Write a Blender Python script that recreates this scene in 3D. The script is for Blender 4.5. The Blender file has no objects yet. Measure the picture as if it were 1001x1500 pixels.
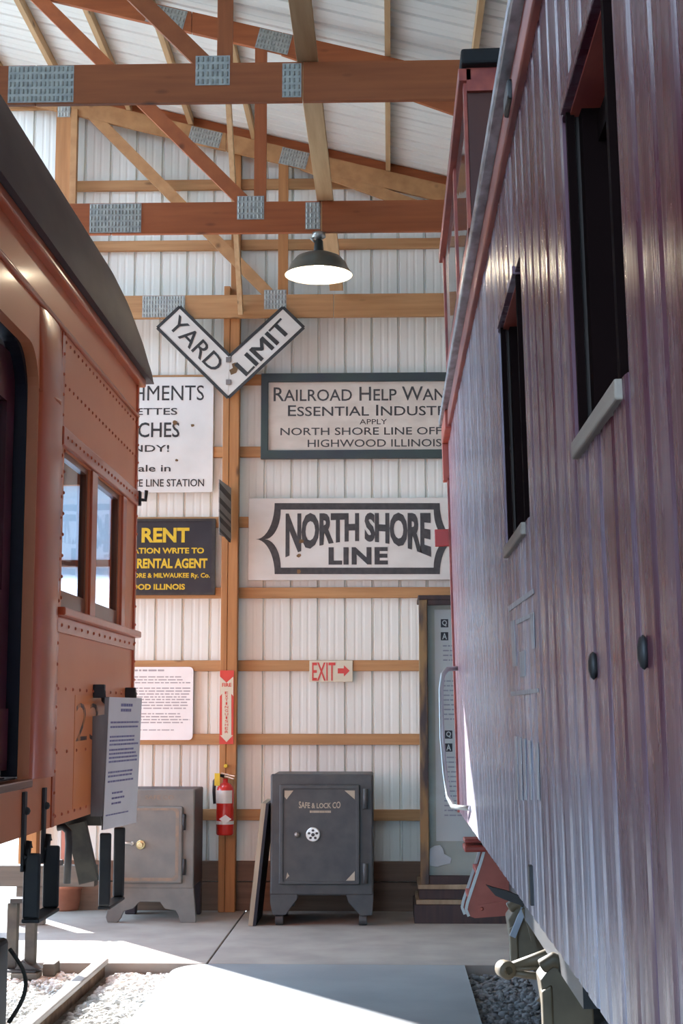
import bpy, bmesh, math, random
from mathutils import Vector, Matrix, Euler

random.seed(7)
sc = bpy.context.scene
COL = sc.collection

# ------------------------------------------------------------------ camera
F = 2240.0                      # focal length in pixels of the 1001x1500 frame
CAMZ = 1.60
TH = math.atan(295.0 / F)                       # pitched up
PSI = math.atan(71.5 * math.cos(TH) / F)        # turned a little left
cd = bpy.data.cameras.new('camera')
cam = bpy.data.objects.new('camera', cd); COL.objects.link(cam)
cd.sensor_fit = 'VERTICAL'; cd.sensor_height = 36.0; cd.sensor_width = 24.0
cd.lens = F / 1500.0 * 36.0
cd.clip_end = 300
cam.location = (0, 0, CAMZ)
cam.rotation_euler = (math.pi / 2 + TH, 0, PSI)
sc.camera = cam
ROT = Euler((math.pi / 2 + TH, 0, PSI)).to_matrix()

# ------------------------------------------------------------------ light
world = bpy.data.worlds.new('world'); sc.world = world
world.use_nodes = True
wb = world.node_tree.nodes['Background']
wb.inputs['Color'].default_value = (0.50, 0.73, 1.0, 1)
wb.inputs['Strength'].default_value = 10.0
sd = bpy.data.lights.new('sun', 'SUN')
sun = bpy.data.objects.new('sun', sd); COL.objects.link(sun)
sd.energy = 24.0; sd.angle = math.radians(0.6); sd.color = (1.0, 0.98, 0.96)
SUN = Vector((0.575, -0.81, -0.48)).normalized()
sun.rotation_euler = SUN.to_track_quat('-Z', 'Y').to_euler()
sun.location = (-12, 25, 15)
vs = sc.view_settings
vs.view_transform = 'Standard'; vs.look = 'None'; vs.gamma = 1.0; vs.use_curve_mapping = False
vs.exposure = 0.0
sc.display_settings.display_device = 'sRGB'

# ------------------------------------------------------------------ pixel -> place
def at(px, py, Y=None, X=None, Z=None):
    d = ROT @ Vector(((px - 500.5) / F, (750.0 - py) / F, -1.0))
    if Y is not None: t = Y / d.y
    elif X is not None: t = X / d.x
    else: t = (Z - CAMZ) / d.z
    return Vector((d.x * t, d.y * t, CAMZ + d.z * t))

# ------------------------------------------------------------------ materials
def hexc(r, g, b):
    f = lambda c: (c / 255.0 / 12.92) if c / 255.0 <= 0.04045 else ((c / 255.0 + 0.055) / 1.055) ** 2.4
    return (f(r), f(g), f(b), 1.0)

def M(name, col, col2=None, rough=0.6, metal=0.0, scale=(6, 6, 6), bump=0.0, bscale=None, detail=4.0, lo=0.35, hi=0.65, coat=0.0, spec=None, emit=None, es=0.0):
    m = bpy.data.materials.new(name); m.use_nodes = True
    nt = m.node_tree; N = nt.nodes; L = nt.links
    b = N['Principled BSDF']
    b.inputs['Roughness'].default_value = rough
    b.inputs['Metallic'].default_value = metal
    if coat: b.inputs['Coat Weight'].default_value = coat; b.inputs['Coat Roughness'].default_value = 0.12
    if spec is not None: b.inputs['Specular IOR Level'].default_value = spec
    if emit: b.inputs['Emission Color'].default_value = emit; b.inputs['Emission Strength'].default_value = es
    if col2 is None: col2 = tuple(c * 0.78 for c in col[:3]) + (1,)
    tc = N.new('ShaderNodeTexCoord'); mp = N.new('ShaderNodeMapping')
    mp.inputs['Scale'].default_value = scale
    L.new(tc.outputs['Object'], mp.inputs['Vector'])
    nz = N.new('ShaderNodeTexNoise'); nz.inputs['Scale'].default_value = 1.0; nz.inputs['Detail'].default_value = detail
    L.new(mp.outputs['Vector'], nz.inputs['Vector'])
    rp = N.new('ShaderNodeValToRGB')
    rp.color_ramp.elements[0].position = lo; rp.color_ramp.elements[0].color = col2
    rp.color_ramp.elements[1].position = hi; rp.color_ramp.elements[1].color = col
    L.new(nz.outputs['Fac'], rp.inputs['Fac'])
    L.new(rp.outputs['Color'], b.inputs['Base Color'])
    if bump:
        bp = N.new('ShaderNodeBump'); bp.inputs['Strength'].default_value = bump; bp.inputs['Distance'].default_value = 0.01
        src = nz
        if bscale:
            mp2 = N.new('ShaderNodeMapping'); mp2.inputs['Scale'].default_value = bscale
            L.new(tc.outputs['Object'], mp2.inputs['Vector'])
            src = N.new('ShaderNodeTexNoise'); src.inputs['Scale'].default_value = 1.0; src.inputs['Detail'].default_value = 3
            L.new(mp2.outputs['Vector'], src.inputs['Vector'])
        L.new(src.outputs['Fac'], bp.inputs['Height']); L.new(bp.outputs['Normal'], b.inputs['Normal'])
    return m

def wood(name, col, col2, axis, rough=0.65, knots=True):
    """timber with its grain along one axis and scattered dark knots"""
    s = {'X': (1.6, 26, 26), 'Y': (26, 1.6, 26), 'Z': (26, 26, 1.6), 'D': (9, 9, 9)}[axis]
    m = M(name, col, col2, rough, scale=s, detail=5, lo=0.3, hi=0.7, bump=0.15)
    if knots:
        nt = m.node_tree; N = nt.nodes; L = nt.links
        tc = [n for n in N if n.type == 'TEX_COORD'][0]; rp = [n for n in N if n.type == 'VALTORGB'][0]
        mp = N.new('ShaderNodeMapping')
        mp.inputs['Scale'].default_value = {'X': (2.2, 6, 6), 'Y': (6, 2.2, 6), 'Z': (6, 6, 2.2), 'D': (4, 4, 4)}[axis]
        L.new(tc.outputs['Object'], mp.inputs['Vector'])
        vo = N.new('ShaderNodeTexVoronoi'); vo.inputs['Scale'].default_value = 1.0
        L.new(mp.outputs['Vector'], vo.inputs['Vector'])
        r2 = N.new('ShaderNodeValToRGB')
        r2.color_ramp.elements[0].position = 0.04; r2.color_ramp.elements[0].color = (1, 1, 1, 1)
        r2.color_ramp.elements[1].position = 0.13; r2.color_ramp.elements[1].color = (0, 0, 0, 1)
        L.new(vo.outputs['Distance'], r2.inputs['Fac'])
        mx = N.new('ShaderNodeMix'); mx.data_type = 'RGBA'
        mx.inputs['B'].default_value = tuple(c * 0.4 for c in col2[:3]) + (1,)
        L.new(r2.outputs['Color'], mx.inputs['Factor']); L.new(rp.outputs['Color'], mx.inputs['A'])
        L.new(mx.outputs['Result'], N['Principled BSDF'].inputs['Base Color'])
    return m

G = {}
G['sheet'] = M('white_sheet_metal', hexc(229, 229, 221), hexc(220, 220, 212), 0.5, scale=(2, 2, 1), lo=.2, hi=.8)
G['roof_sheet'] = M('roof_sheet_metal', hexc(231, 233, 231), hexc(224, 226, 224), 0.45, scale=(2, 2, 1), lo=.2, hi=.8)
PINE = (0.50, 0.27, 0.115, 1); PINE2 = (0.36, 0.17, 0.065, 1)
G['pineX'] = wood('pine_girt', PINE, PINE2, 'X')
G['pineY'] = wood('pine_purlin', (0.62, 0.42, 0.23, 1), (0.48, 0.30, 0.15, 1), 'Y')
G['pineZ'] = wood('pine_post', (0.48, 0.22, 0.075, 1), (0.34, 0.14, 0.045, 1), 'Z')
G['pineD'] = wood('pine_web', PINE, PINE2, 'D')
G['trussX'] = wood('truss_chord_timber', (0.44, 0.122, 0.034, 1), (0.33, 0.085, 0.024, 1), 'X')
G['trussZ'] = wood('truss_web_timber', (0.44, 0.122, 0.034, 1), (0.33, 0.085, 0.024, 1), 'Z')
G['trussD'] = wood('truss_diagonal_timber', (0.44, 0.122, 0.034, 1), (0.33, 0.085, 0.024, 1), 'D')
G['skirt'] = wood('dark_skirt_board', (0.19, 0.105, 0.065, 1), (0.12, 0.065, 0.04, 1), 'X')
G['gusset'] = M('galvanised_plate', (0.46, 0.47, 0.44, 1), (0.32, 0.33, 0.32, 1), 0.5, 0.5, scale=(30, 30, 30))
G['concrete'] = M('concrete_slab', (0.345, 0.31, 0.275, 1), (0.275, 0.245, 0.22, 1), 0.85, scale=(3, 3, 3), detail=8, bump=0.1, bscale=(40, 40, 40))
G['path'] = M('concrete_path', (0.235, 0.255, 0.27, 1), (0.20, 0.215, 0.23, 1), 0.85, scale=(2, 2, 2), detail=8, bump=0.1, bscale=(50, 50, 50))
G['earth'] = M('gravel_bed', (0.30, 0.27, 0.24, 1), (0.16, 0.14, 0.12, 1), 0.95, scale=(30, 30, 30), bump=0.6, bscale=(60, 60, 60))
G['outside'] = M('outside_ground', (0.42, 0.40, 0.36, 1), (0.34, 0.34, 0.30, 1), 0.95, scale=(.5, .5, .5))
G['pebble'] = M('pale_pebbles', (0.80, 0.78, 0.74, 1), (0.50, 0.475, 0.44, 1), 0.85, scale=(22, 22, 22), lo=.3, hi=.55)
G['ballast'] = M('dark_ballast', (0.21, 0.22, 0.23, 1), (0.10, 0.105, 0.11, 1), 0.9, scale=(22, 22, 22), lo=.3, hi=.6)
G['railtop'] = M('rail_steel', (0.50, 0.47, 0.45, 1), (0.38, 0.34, 0.31, 1), 0.45, 0.3, scale=(20, 2, 20))
G['railrust'] = M('rail_rust', (0.24, 0.15, 0.09, 1), (0.13, 0.075, 0.045, 1), 0.9, scale=(14, 14, 14))
G['black_iron'] = M('black_iron', (0.018, 0.018, 0.022, 1), (0.03, 0.028, 0.028, 1), 0.5, scale=(9, 9, 9))
G['under'] = M('dusty_underframe', (0.085, 0.08, 0.065, 1), (0.045, 0.042, 0.04, 1), 0.75, scale=(9, 9, 9))
ORANGE = (0.90, 0.31, 0.135, 1); ORANGE2 = (0.85, 0.275, 0.115, 1)
G['orange'] = M('orange_car_paint', ORANGE, ORANGE2, 0.42, scale=(1.2, 1.2, 1.2), bump=0.05, bscale=(2.5, 2.5, 2.5), coat=0.12)
G['orange_patch'] = M('fresher_orange_paint', (0.92, 0.28, 0.065, 1), (0.88, 0.255, 0.06, 1), 0.33, scale=(2, 2, 2))
G['orange_trim'] = M('orange_trim_paint', (0.66, 0.135, 0.045, 1), (0.58, 0.10, 0.03, 1), 0.28, scale=(3, 3, 3), coat=0.4)
G['carroof'] = M('dark_car_roof_canvas', (0.10, 0.075, 0.075, 1), (0.065, 0.045, 0.05, 1), 0.62, scale=(4, 1.5, 4), bump=0.2)
G['maroon'] = M('maroon_door_paint', (0.105, 0.012, 0.03, 1), (0.08, 0.008, 0.022, 1), 0.3, scale=(3, 3, 3), coat=0.3)
G['navy'] = M('black_rubber_seal', (0.008, 0.009, 0.022, 1), (0.012, 0.013, 0.03, 1), 0.45)
G['sash'] = M('brown_window_sash', (0.26, 0.075, 0.03, 1), (0.21, 0.055, 0.02, 1), 0.35, scale=(3, 3, 3), coat=.3)
G['interior'] = M('dark_interior', (0.05, 0.035, 0.03, 1), None, 0.8)
G['white_enamel'] = M('white_enamel', (0.72, 0.71, 0.68, 1), (0.64, 0.63, 0.60, 1), 0.35, scale=(3, 3, 3))
G['cream'] = M('aged_cream_paint', (0.64, 0.56, 0.48, 1), (0.54, 0.46, 0.39, 1), 0.5, scale=(4, 4, 9))
G['white_board'] = M('white_painted_board', (0.70, 0.67, 0.62, 1), (0.62, 0.59, 0.54, 1), 0.5, scale=(3, 3, 6))
G['black_paint'] = M('black_sign_paint', (0.022, 0.022, 0.024, 1), (0.04, 0.038, 0.036, 1), 0.5, scale=(20, 20, 20))
G['soft_black'] = M('worn_black_paint', (0.035, 0.032, 0.034, 1), (0.06, 0.055, 0.055, 1), 0.55, scale=(25, 25, 25))
G['green_frame'] = M('dark_green_frame', (0.032, 0.05, 0.045, 1), (0.025, 0.03, 0.042, 1), 0.5, scale=(3, 3, 3))
G['slate'] = M('dark_slate_board', (0.018, 0.019, 0.026, 1), (0.028, 0.028, 0.036, 1), 0.5, scale=(5, 5, 5))
G['yellow'] = M('yellow_sign_paint', (0.72, 0.50, 0.03, 1), (0.62, 0.42, 0.03, 1), 0.5, scale=(20, 20, 20))
G['red'] = M('red_sign_paint', (0.62, 0.05, 0.035, 1), (0.55, 0.04, 0.03, 1), 0.4)
G['extred'] = M('extinguisher_red', (0.58, 0.022, 0.015, 1), (0.5, 0.018, 0.012, 1), 0.25, coat=.5)
G['exit_cream'] = M('exit_sign_cream', (0.66, 0.60, 0.46, 1), (0.62, 0.56, 0.42, 1), 0.5)
G['paper'] = M('white_placard', (0.88, 0.84, 0.82, 1), (0.84, 0.80, 0.78, 1), 0.5)
G['greyink'] = M('grey_print', (0.36, 0.34, 0.35, 1), (0.42, 0.38, 0.38, 1), 0.6)
G['blueink'] = M('blue_print', (0.22, 0.20, 0.36, 1), (0.26, 0.24, 0.40, 1), 0.6)
G['rust'] = M('rust_spot', (0.22, 0.12, 0.05, 1), (0.12, 0.07, 0.03, 1), 0.8)
G['lampgreen'] = M('dark_enamel_shade', (0.075, 0.075, 0.058, 1), (0.055, 0.055, 0.045, 1), 0.35, coat=.3)
G['lampwhite'] = M('white_enamel_inside', (0.85, 0.80, 0.72, 1), None, 0.4)
G['bulb'] = M('lit_bulb', (1, .95, .85, 1), None, 0.4, emit=(1.0, 0.86, 0.66, 1), es=60.0)
G['bakelite'] = M('black_bakelite', (0.012, 0.016, 0.016, 1), None, 0.4)
G['galv'] = M('galvanised_fitting', (0.45, 0.47, 0.46, 1), (0.3, 0.31, 0.31, 1), 0.4, 0.8)
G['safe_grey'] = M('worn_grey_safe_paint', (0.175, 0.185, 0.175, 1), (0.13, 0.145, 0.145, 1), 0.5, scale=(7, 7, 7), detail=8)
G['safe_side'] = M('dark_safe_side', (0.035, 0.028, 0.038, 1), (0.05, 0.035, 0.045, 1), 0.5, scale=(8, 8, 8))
G['safe_dark'] = M('dark_charcoal_safe_paint', (0.062, 0.066, 0.066, 1), (0.042, 0.046, 0.052, 1), 0.48, scale=(9, 9, 9), detail=8)
G['safe_tan'] = M('faded_tan_pinstripe', (0.26, 0.195, 0.14, 1), (0.17, 0.16, 0.14, 1), 0.6, scale=(16, 16, 16))
G['gilt'] = M('tarnished_gilt_lettering', (0.45, 0.40, 0.31, 1), (0.36, 0.31, 0.23, 1), 0.5)
G['brass'] = M('worn_brass', (0.62, 0.52, 0.30, 1), (0.5, 0.40, 0.2, 1), 0.3, 0.8)
G['nickel'] = M('nickel_dial', (0.75, 0.74, 0.70, 1), None, 0.35, 0.4)
G['cabwood'] = wood('dark_cabinet_wood', (0.055, 0.030, 0.028, 1), (0.025, 0.018, 0.022, 1), 'Z')
G['cabworn'] = M('worn_gilt_cabinet_edge', (0.24, 0.145, 0.055, 1), (0.04, 0.028, 0.028, 1), 0.5, scale=(10, 10, 2.2), lo=.4, hi=.6)
G['cabside'] = M('pale_cabinet_side', (0.34, 0.27, 0.18, 1), (0.22, 0.16, 0.1, 1), 0.6, scale=(12, 12, 2))
G['mat'] = M('sage_backing', (0.56, 0.53, 0.40, 1), (0.50, 0.47, 0.35, 1), 0.7)
G['poster'] = M('pale_poster', (0.76, 0.73, 0.62, 1), (0.72, 0.69, 0.58, 1), 0.6)
G['rag'] = M('white_paper_scrap', (0.78, 0.74, 0.66, 1), (0.68, 0.64, 0.56, 1), 0.7)
G['terracotta'] = M('terracotta', (0.50, 0.20, 0.12, 1), (0.40, 0.15, 0.09, 1), 0.7)
G['salmon'] = M('salmon_paint', (0.62, 0.25, 0.18, 1), None, 0.5)
G['tin'] = M('dull_tin', (0.30, 0.27, 0.245, 1), (0.13, 0.105, 0.10, 1), 0.38, 0.55, scale=(7, 3, 1.5), lo=.3, hi=.7)
G['greysign'] = M('grey_striped_tin', (0.30, 0.29, 0.27, 1), (0.22, 0.21, 0.20, 1), 0.5, scale=(5, 5, 5))
G['boardedge'] = wood('pale_frame_edge', (0.40, 0.34, 0.25, 1), (0.28, 0.23, 0.16, 1), 'Z')
G['boardback'] = M('black_board_back', (0.01, 0.01, 0.018, 1), None, 0.7)
G['plywood'] = M('tan_board_face', (0.36, 0.29, 0.2, 1), None, 0.7)
G['timber'] = wood('grey_timber_block', (0.15, 0.135, 0.11, 1), (0.10, 0.09, 0.075, 1), 'X')
G['dark_frame'] = M('near_black_window_frame', (0.009, 0.004, 0.004, 1), None, 0.85, spec=.05)  # near-black colour of the caboose window frames and stops
G['red_iron'] = M('caboose_red_iron', (0.30, 0.045, 0.03, 1), (0.24, 0.032, 0.024, 1), 0.42, scale=(8, 8, 8))
G['lit_red'] = M('lit_red_eave', (0.62, 0.11, 0.05, 1), (0.50, 0.08, 0.05, 1), 0.42, scale=(9, 9, 9))
G['red_step'] = M('faded_red_step', (0.42, 0.105, 0.07, 1), (0.34, 0.075, 0.05, 1), 0.5, scale=(7, 7, 7), lo=.3, hi=.6)
G['red_fascia'] = M('dull_red_fascia', (0.50, 0.10, 0.06, 1), (0.28, 0.045, 0.04, 1), 0.45, scale=(10, 3, 10))
G['cupola'] = M('cupola_brown_red', (0.11, 0.026, 0.012, 1), (0.08, 0.016, 0.01, 1), 0.5, scale=(6, 6, 1))
G['roofedge'] = M('weathered_metal_roof_edge', (0.50, 0.56, 0.62, 1), (0.22, 0.24, 0.28, 1), 0.35, 0.6, scale=(20, 9, 20))
G['tar'] = M('black_tar_roof', (0.015, 0.015, 0.018, 1), None, 0.8)
G['galv_bar'] = M('bright_bar', (0.50, 0.52, 0.52, 1), (0.42, 0.44, 0.44, 1), 0.35, 0.6)
G['cast'] = M('cream_cast_steel', (0.155, 0.122, 0.075, 1), (0.11, 0.085, 0.052, 1), 0.5, scale=(7, 7, 7))
G['sill_wood'] = wood('bare_sill_wood', (0.42, 0.35, 0.29, 1), (0.30, 0.24, 0.2, 1), 'Y')
G['worn_number'] = M('worn_number_paint', (0.07, 0.03, 0.03, 1), (0.60, 0.20, 0.06, 1), 0.45, scale=(14, 14, 14), lo=.42, hi=.5)
G['stencil'] = M('faded_white_stencil', (0.66, 0.68, 0.71, 1), (0.42, 0.42, 0.46, 1), 0.6, scale=(30, 30, 9))
G['blue_lit'] = M('blue_lit_strap', (0.30, 0.36, 0.44, 1), None, 0.35, 0.7)  # blue light on the strap is put into its colour

def caboose_mat():
    """old maroon paint on narrow boards, chalked and bleached to lavender grey board by board, more so at the far end"""
    m = M('weathered_maroon_siding', (1, 1, 1, 1), (0, 0, 0, 1), 0.3, scale=(12, 9, 0.45), detail=6, lo=.3, hi=.7, bump=0.12, bscale=(60, 45, 0.5))
    nt = m.node_tree; N = nt.nodes; L = nt.links
    b = N['Principled BSDF']; tc = [n for n in N if n.type == 'TEX_COORD'][0]; streak = [n for n in N if n.type == 'VALTORGB'][0]
    def math_(op, a, v=None):
        n = N.new('ShaderNodeMath'); n.operation = op
        if hasattr(a, 'links'): L.new(a, n.inputs[0])
        else: n.inputs[0].default_value = a
        if v is not None:
            if hasattr(v, 'links'): L.new(v, n.inputs[1])
            else: n.inputs[1].default_value = v
        return n.outputs[0]
    sx = N.new('ShaderNodeSeparateXYZ'); L.new(tc.outputs['Object'], sx.inputs[0])
    idx = math_('FLOOR', math_('DIVIDE', math_('ADD', sx.outputs['Y'], 8.0), .166))
    wn = N.new('ShaderNodeTexWhiteNoise'); wn.noise_dimensions = '1D'; L.new(idx, wn.inputs['W'])
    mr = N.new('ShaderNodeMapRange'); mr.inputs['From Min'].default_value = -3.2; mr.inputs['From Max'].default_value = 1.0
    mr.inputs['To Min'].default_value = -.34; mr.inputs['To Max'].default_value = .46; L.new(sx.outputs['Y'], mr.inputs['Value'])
    mp = N.new('ShaderNodeMapping'); mp.inputs['Scale'].default_value = (1, 1.6, .8); L.new(tc.outputs['Object'], mp.inputs['Vector'])
    pn = N.new('ShaderNodeTexNoise'); pn.inputs['Scale'].default_value = 1; pn.inputs['Detail'].default_value = 5; L.new(mp.outputs['Vector'], pn.inputs['Vector'])
    f = math_('ADD', math_('MULTIPLY', wn.outputs['Value'], .28), math_('MULTIPLY', streak.outputs['Color'], .30))
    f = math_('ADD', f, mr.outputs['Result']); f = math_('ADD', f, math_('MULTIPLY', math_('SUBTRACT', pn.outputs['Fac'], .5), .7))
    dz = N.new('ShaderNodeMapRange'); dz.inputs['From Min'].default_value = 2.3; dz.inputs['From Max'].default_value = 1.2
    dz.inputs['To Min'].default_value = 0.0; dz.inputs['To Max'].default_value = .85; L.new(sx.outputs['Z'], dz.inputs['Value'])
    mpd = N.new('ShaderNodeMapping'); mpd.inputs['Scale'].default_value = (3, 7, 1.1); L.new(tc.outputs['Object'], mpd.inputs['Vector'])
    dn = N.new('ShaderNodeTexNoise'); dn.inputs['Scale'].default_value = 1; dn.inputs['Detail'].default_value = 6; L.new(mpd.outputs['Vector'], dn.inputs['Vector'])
    f = math_('ADD', f, math_('MULTIPLY', dz.outputs['Result'], dn.outputs['Fac']))     # lower boards paler: sheen of the lit floor put into the colour
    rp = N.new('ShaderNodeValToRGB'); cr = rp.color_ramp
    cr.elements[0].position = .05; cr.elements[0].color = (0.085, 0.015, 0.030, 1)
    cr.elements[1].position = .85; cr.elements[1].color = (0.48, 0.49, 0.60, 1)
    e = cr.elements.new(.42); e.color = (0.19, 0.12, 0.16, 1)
    L.new(f, rp.inputs['Fac'])
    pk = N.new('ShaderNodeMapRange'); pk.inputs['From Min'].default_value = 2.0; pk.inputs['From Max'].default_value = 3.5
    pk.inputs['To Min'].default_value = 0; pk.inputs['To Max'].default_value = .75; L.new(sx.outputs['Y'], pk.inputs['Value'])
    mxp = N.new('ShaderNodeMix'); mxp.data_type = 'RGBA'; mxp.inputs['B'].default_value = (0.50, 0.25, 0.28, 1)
    L.new(pk.outputs['Result'], mxp.inputs['Factor']); L.new(rp.outputs['Color'], mxp.inputs['A'])     # pinker toward the far corner
    L.new(mxp.outputs['Result'], b.inputs['Base Color'])
    mp = N.new('ShaderNodeMapping'); mp.inputs['Scale'].default_value = (8, 20, 2.4); L.new(tc.outputs['Object'], mp.inputs['Vector'])
    nz = N.new('ShaderNodeTexNoise'); nz.inputs['Scale'].default_value = 1; nz.inputs['Detail'].default_value = 7; L.new(mp.outputs['Vector'], nz.inputs['Vector'])
    mr = N.new('ShaderNodeMapRange'); mr.inputs['From Min'].default_value = .3; mr.inputs['From Max'].default_value = .7
    mr.inputs['To Min'].default_value = .18; mr.inputs['To Max'].default_value = .36; L.new(nz.outputs['Fac'], mr.inputs['Value'])
    L.new(mr.outputs['Result'], b.inputs['Roughness'])
    b.inputs['Specular IOR Level'].default_value = 0.5; b.inputs['IOR'].default_value = 1.16
    return m
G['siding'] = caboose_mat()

def translucent_mat(name, col):
    m = bpy.data.materials.new(name); m.use_nodes = True
    nt = m.node_tree; N = nt.nodes; L = nt.links
    tl = N.new('ShaderNodeBsdfTranslucent'); tl.inputs['Color'].default_value = col
    df = N.new('ShaderNodeBsdfDiffuse'); df.inputs['Color'].default_value = (.6, .62, .62, 1)
    mx = N.new('ShaderNodeMixShader'); mx.inputs['Fac'].default_value = .12
    L.new(tl.outputs[0], mx.inputs[1]); L.new(df.outputs[0], mx.inputs[2]); L.new(mx.outputs[0], N['Material Output'].inputs['Surface'])
    N.remove(N['Principled BSDF'])
    return m
G['milk_glass'] = translucent_mat('milky_end_glass', (.80, .88, .96, 1))
G['added_panel'] = translucent_mat('milky_added_panel', (.84, .88, .93, 1))

def glass_mat(name, tint, rough=0.03):
    m = bpy.data.materials.new(name); m.use_nodes = True
    nt = m.node_tree; N = nt.nodes; L = nt.links
    b = N['Principled BSDF']; out = N['Material Output']
    b.inputs['Base Color'].default_value = tint; b.inputs['Roughness'].default_value = rough
    b.inputs['Specular IOR Level'].default_value = 0.8
    tr = N.new('ShaderNodeBsdfTransparent'); tr.inputs['Color'].default_value = (.85, .9, .95, 1)
    mx = N.new('ShaderNodeMixShader'); fr = N.new('ShaderNodeFresnel'); fr.inputs['IOR'].default_value = 1.5
    gl = N.new('ShaderNodeBsdfGlossy'); gl.inputs['Roughness'].default_value = rough
    nz = N.new('ShaderNodeTexNoise'); nz.inputs['Scale'].default_value = 2.2
    bp = N.new('ShaderNodeBump'); bp.inputs['Strength'].default_value = .15; bp.inputs['Distance'].default_value = .006; L.new(nz.outputs['Fac'], bp.inputs['Height'])
    L.new(bp.outputs['Normal'], gl.inputs['Normal']); L.new(bp.outputs['Normal'], fr.inputs['Normal'])
    ge = N.new('ShaderNodeNewGeometry'); iv = N.new('ShaderNodeMath'); iv.operation = 'SUBTRACT'; iv.inputs[0].default_value = 1.0
    L.new(ge.outputs['Backfacing'], iv.inputs[1]); ml = N.new('ShaderNodeMath'); ml.operation = 'MULTIPLY'
    L.new(iv.outputs[0], ml.inputs[0]); L.new(fr.outputs['Fac'], ml.inputs[1])   # only the outer face of a pane mirrors
    L.new(ml.outputs[0], mx.inputs['Fac']); L.new(tr.outputs[0], mx.inputs[1]); L.new(gl.outputs[0], mx.inputs[2])
    L.new(mx.outputs[0], out.inputs['Surface'])
    N.remove(b)
    return m
G['glass'] = glass_mat('window_glass', (.3, .4, .5, 1))

# ------------------------------------------------------------------ mesh building
LOC = {}
class MB:
    def __init__(s): s.v = []; s.f = []; s.sm = []
    def add(s, vs, fs, smooth=False):
        n = len(s.v); s.v += [Vector(v) for v in vs]
        for f in fs: s.f.append(tuple(i + n for i in f)); s.sm.append(smooth)
        return s
    def box(s, x0, x1, y0, y1, z0, z1, bev=0.0):
        if x0 > x1: x0, x1 = x1, x0
        if y0 > y1: y0, y1 = y1, y0
        if z0 > z1: z0, z1 = z1, z0
        if bev <= 0:
            vs = [(x, y, z) for x in (x0, x1) for y in (y0, y1) for z in (z0, z1)]
            return s.add(vs, [(0, 1, 3, 2), (4, 6, 7, 5), (0, 4, 5, 1), (2, 3, 7, 6), (0, 2, 6, 4), (1, 5, 7, 3)])
        bm = bmesh.new(); bmesh.ops.create_cube(bm, size=1)
        for v in bm.verts:
            v.co = Vector(((x0 + x1) / 2 + v.co.x * (x1 - x0), (y0 + y1) / 2 + v.co.y * (y1 - y0), (z0 + z1) / 2 + v.co.z * (z1 - z0)))
        bmesh.ops.bevel(bm, geom=bm.edges[:], offset=bev, segments=2, affect='EDGES', profile=0.5)
        bm.verts.index_update()
        s.add([v.co.copy() for v in bm.verts], [[v.index for v in f.verts] for f in bm.faces]); bm.free()
        return s
    def beam(s, p, q, w, h, side=None):
        """bar of section w (along side) x h from p to q"""
        p, q = Vector(p), Vector(q); d = (q - p).normalized()
        side = Vector(side) if side is not None else (Vector((0, 0, 1)).cross(d) if abs(d.z) < .95 else Vector((1, 0, 0)))
        side = (side - d * side.dot(d)).normalized(); up = d.cross(side).normalized()
        vs = []
        for c in (p, q):
            for a, b in ((-1, -1), (1, -1), (1, 1), (-1, 1)): vs.append(c + side * (a * w / 2) + up * (b * h / 2))
        return s.add(vs, [(3, 2, 1, 0), (4, 5, 6, 7), (0, 1, 5, 4), (1, 2, 6, 5), (2, 3, 7, 6), (3, 0, 4, 7)])
    def tube(s, pts, r, seg=10, caps=True):
        pts = [Vector(p) for p in pts]; rs = r if isinstance(r, (list, tuple)) else [r] * len(pts)
        vs, fs = [], []; prev = None
        for i, p in enumerate(pts):
            d = (pts[min(i + 1, len(pts) - 1)] - pts[max(i - 1, 0)]).normalized()
            if prev is None: a = d.orthogonal().normalized()
            else: a = (prev - d * prev.dot(d)).normalized()
            prev = a; b = d.cross(a)
            for k in range(seg):
                t = 2 * math.pi * k / seg; vs.append(p + (a * math.cos(t) + b * math.sin(t)) * rs[i])
        for i in range(len(pts) - 1):
            for k in range(seg):
                k2 = (k + 1) % seg; fs.append((i * seg + k, i * seg + k2, (i + 1) * seg + k2, (i + 1) * seg + k))
        s.add(vs, fs, True)
        if caps:
            n = len(s.v) - len(vs)
            s.f.append(tuple(n + k for k in reversed(range(seg)))); s.sm.append(False)
            s.f.append(tuple(n + (len(pts) - 1) * seg + k for k in range(seg))); s.sm.append(False)
        return s
    def lathe(s, prof, c, axis=(0, 0, 1), seg=32, smooth=True):
        """profile (radius, height along axis)"""
        c = Vector(c); ax = Vector(axis).normalized(); a = ax.orthogonal().normalized(); b = ax.cross(a)
        vs, fs = [], []
        for (r, h) in prof:
            for k in range(seg):
                t = 2 * math.pi * k / seg; vs.append(c + ax * h + (a * math.cos(t) + b * math.sin(t)) * max(r, 1e-4))
        for i in range(len(prof) - 1):
            for k in range(seg):
                k2 = (k + 1) % seg; fs.append((i * seg + k, i * seg + k2, (i + 1) * seg + k2, (i + 1) * seg + k))
        return s.add(vs, fs, smooth)
    def prism(s, pts, off):
        """outline (3-D points, flat) pushed by a vector"""
        pts = [Vector(p) for p in pts]; off = Vector(off); n = len(pts)
        fs = [tuple(range(n)), tuple(reversed(range(n, 2 * n)))]
        for i in range(n): j = (i + 1) % n; fs.append((j, i, n + i, n + j))
        return s.add(pts + [p + off for p in pts], fs)
    def ring(s, outer, inner, off):
        """band between two outlines with equal point counts, pushed by a vector"""
        n = len(outer); off = Vector(off)
        vs = [Vector(p) for p in outer] + [Vector(p) for p in inner]
        vs += [v + off for v in vs]
        fs = []
        for i in range(n):
            j = (i + 1) % n
            fs += [(i, j, n + j, n + i), (2*n + j, 2*n + i, 3*n + i, 3*n + j), (j, i, 2*n + i, 2*n + j), (n + i, n + j, 3*n + j, 3*n + i)]
        return s.add(vs, fs)
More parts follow.
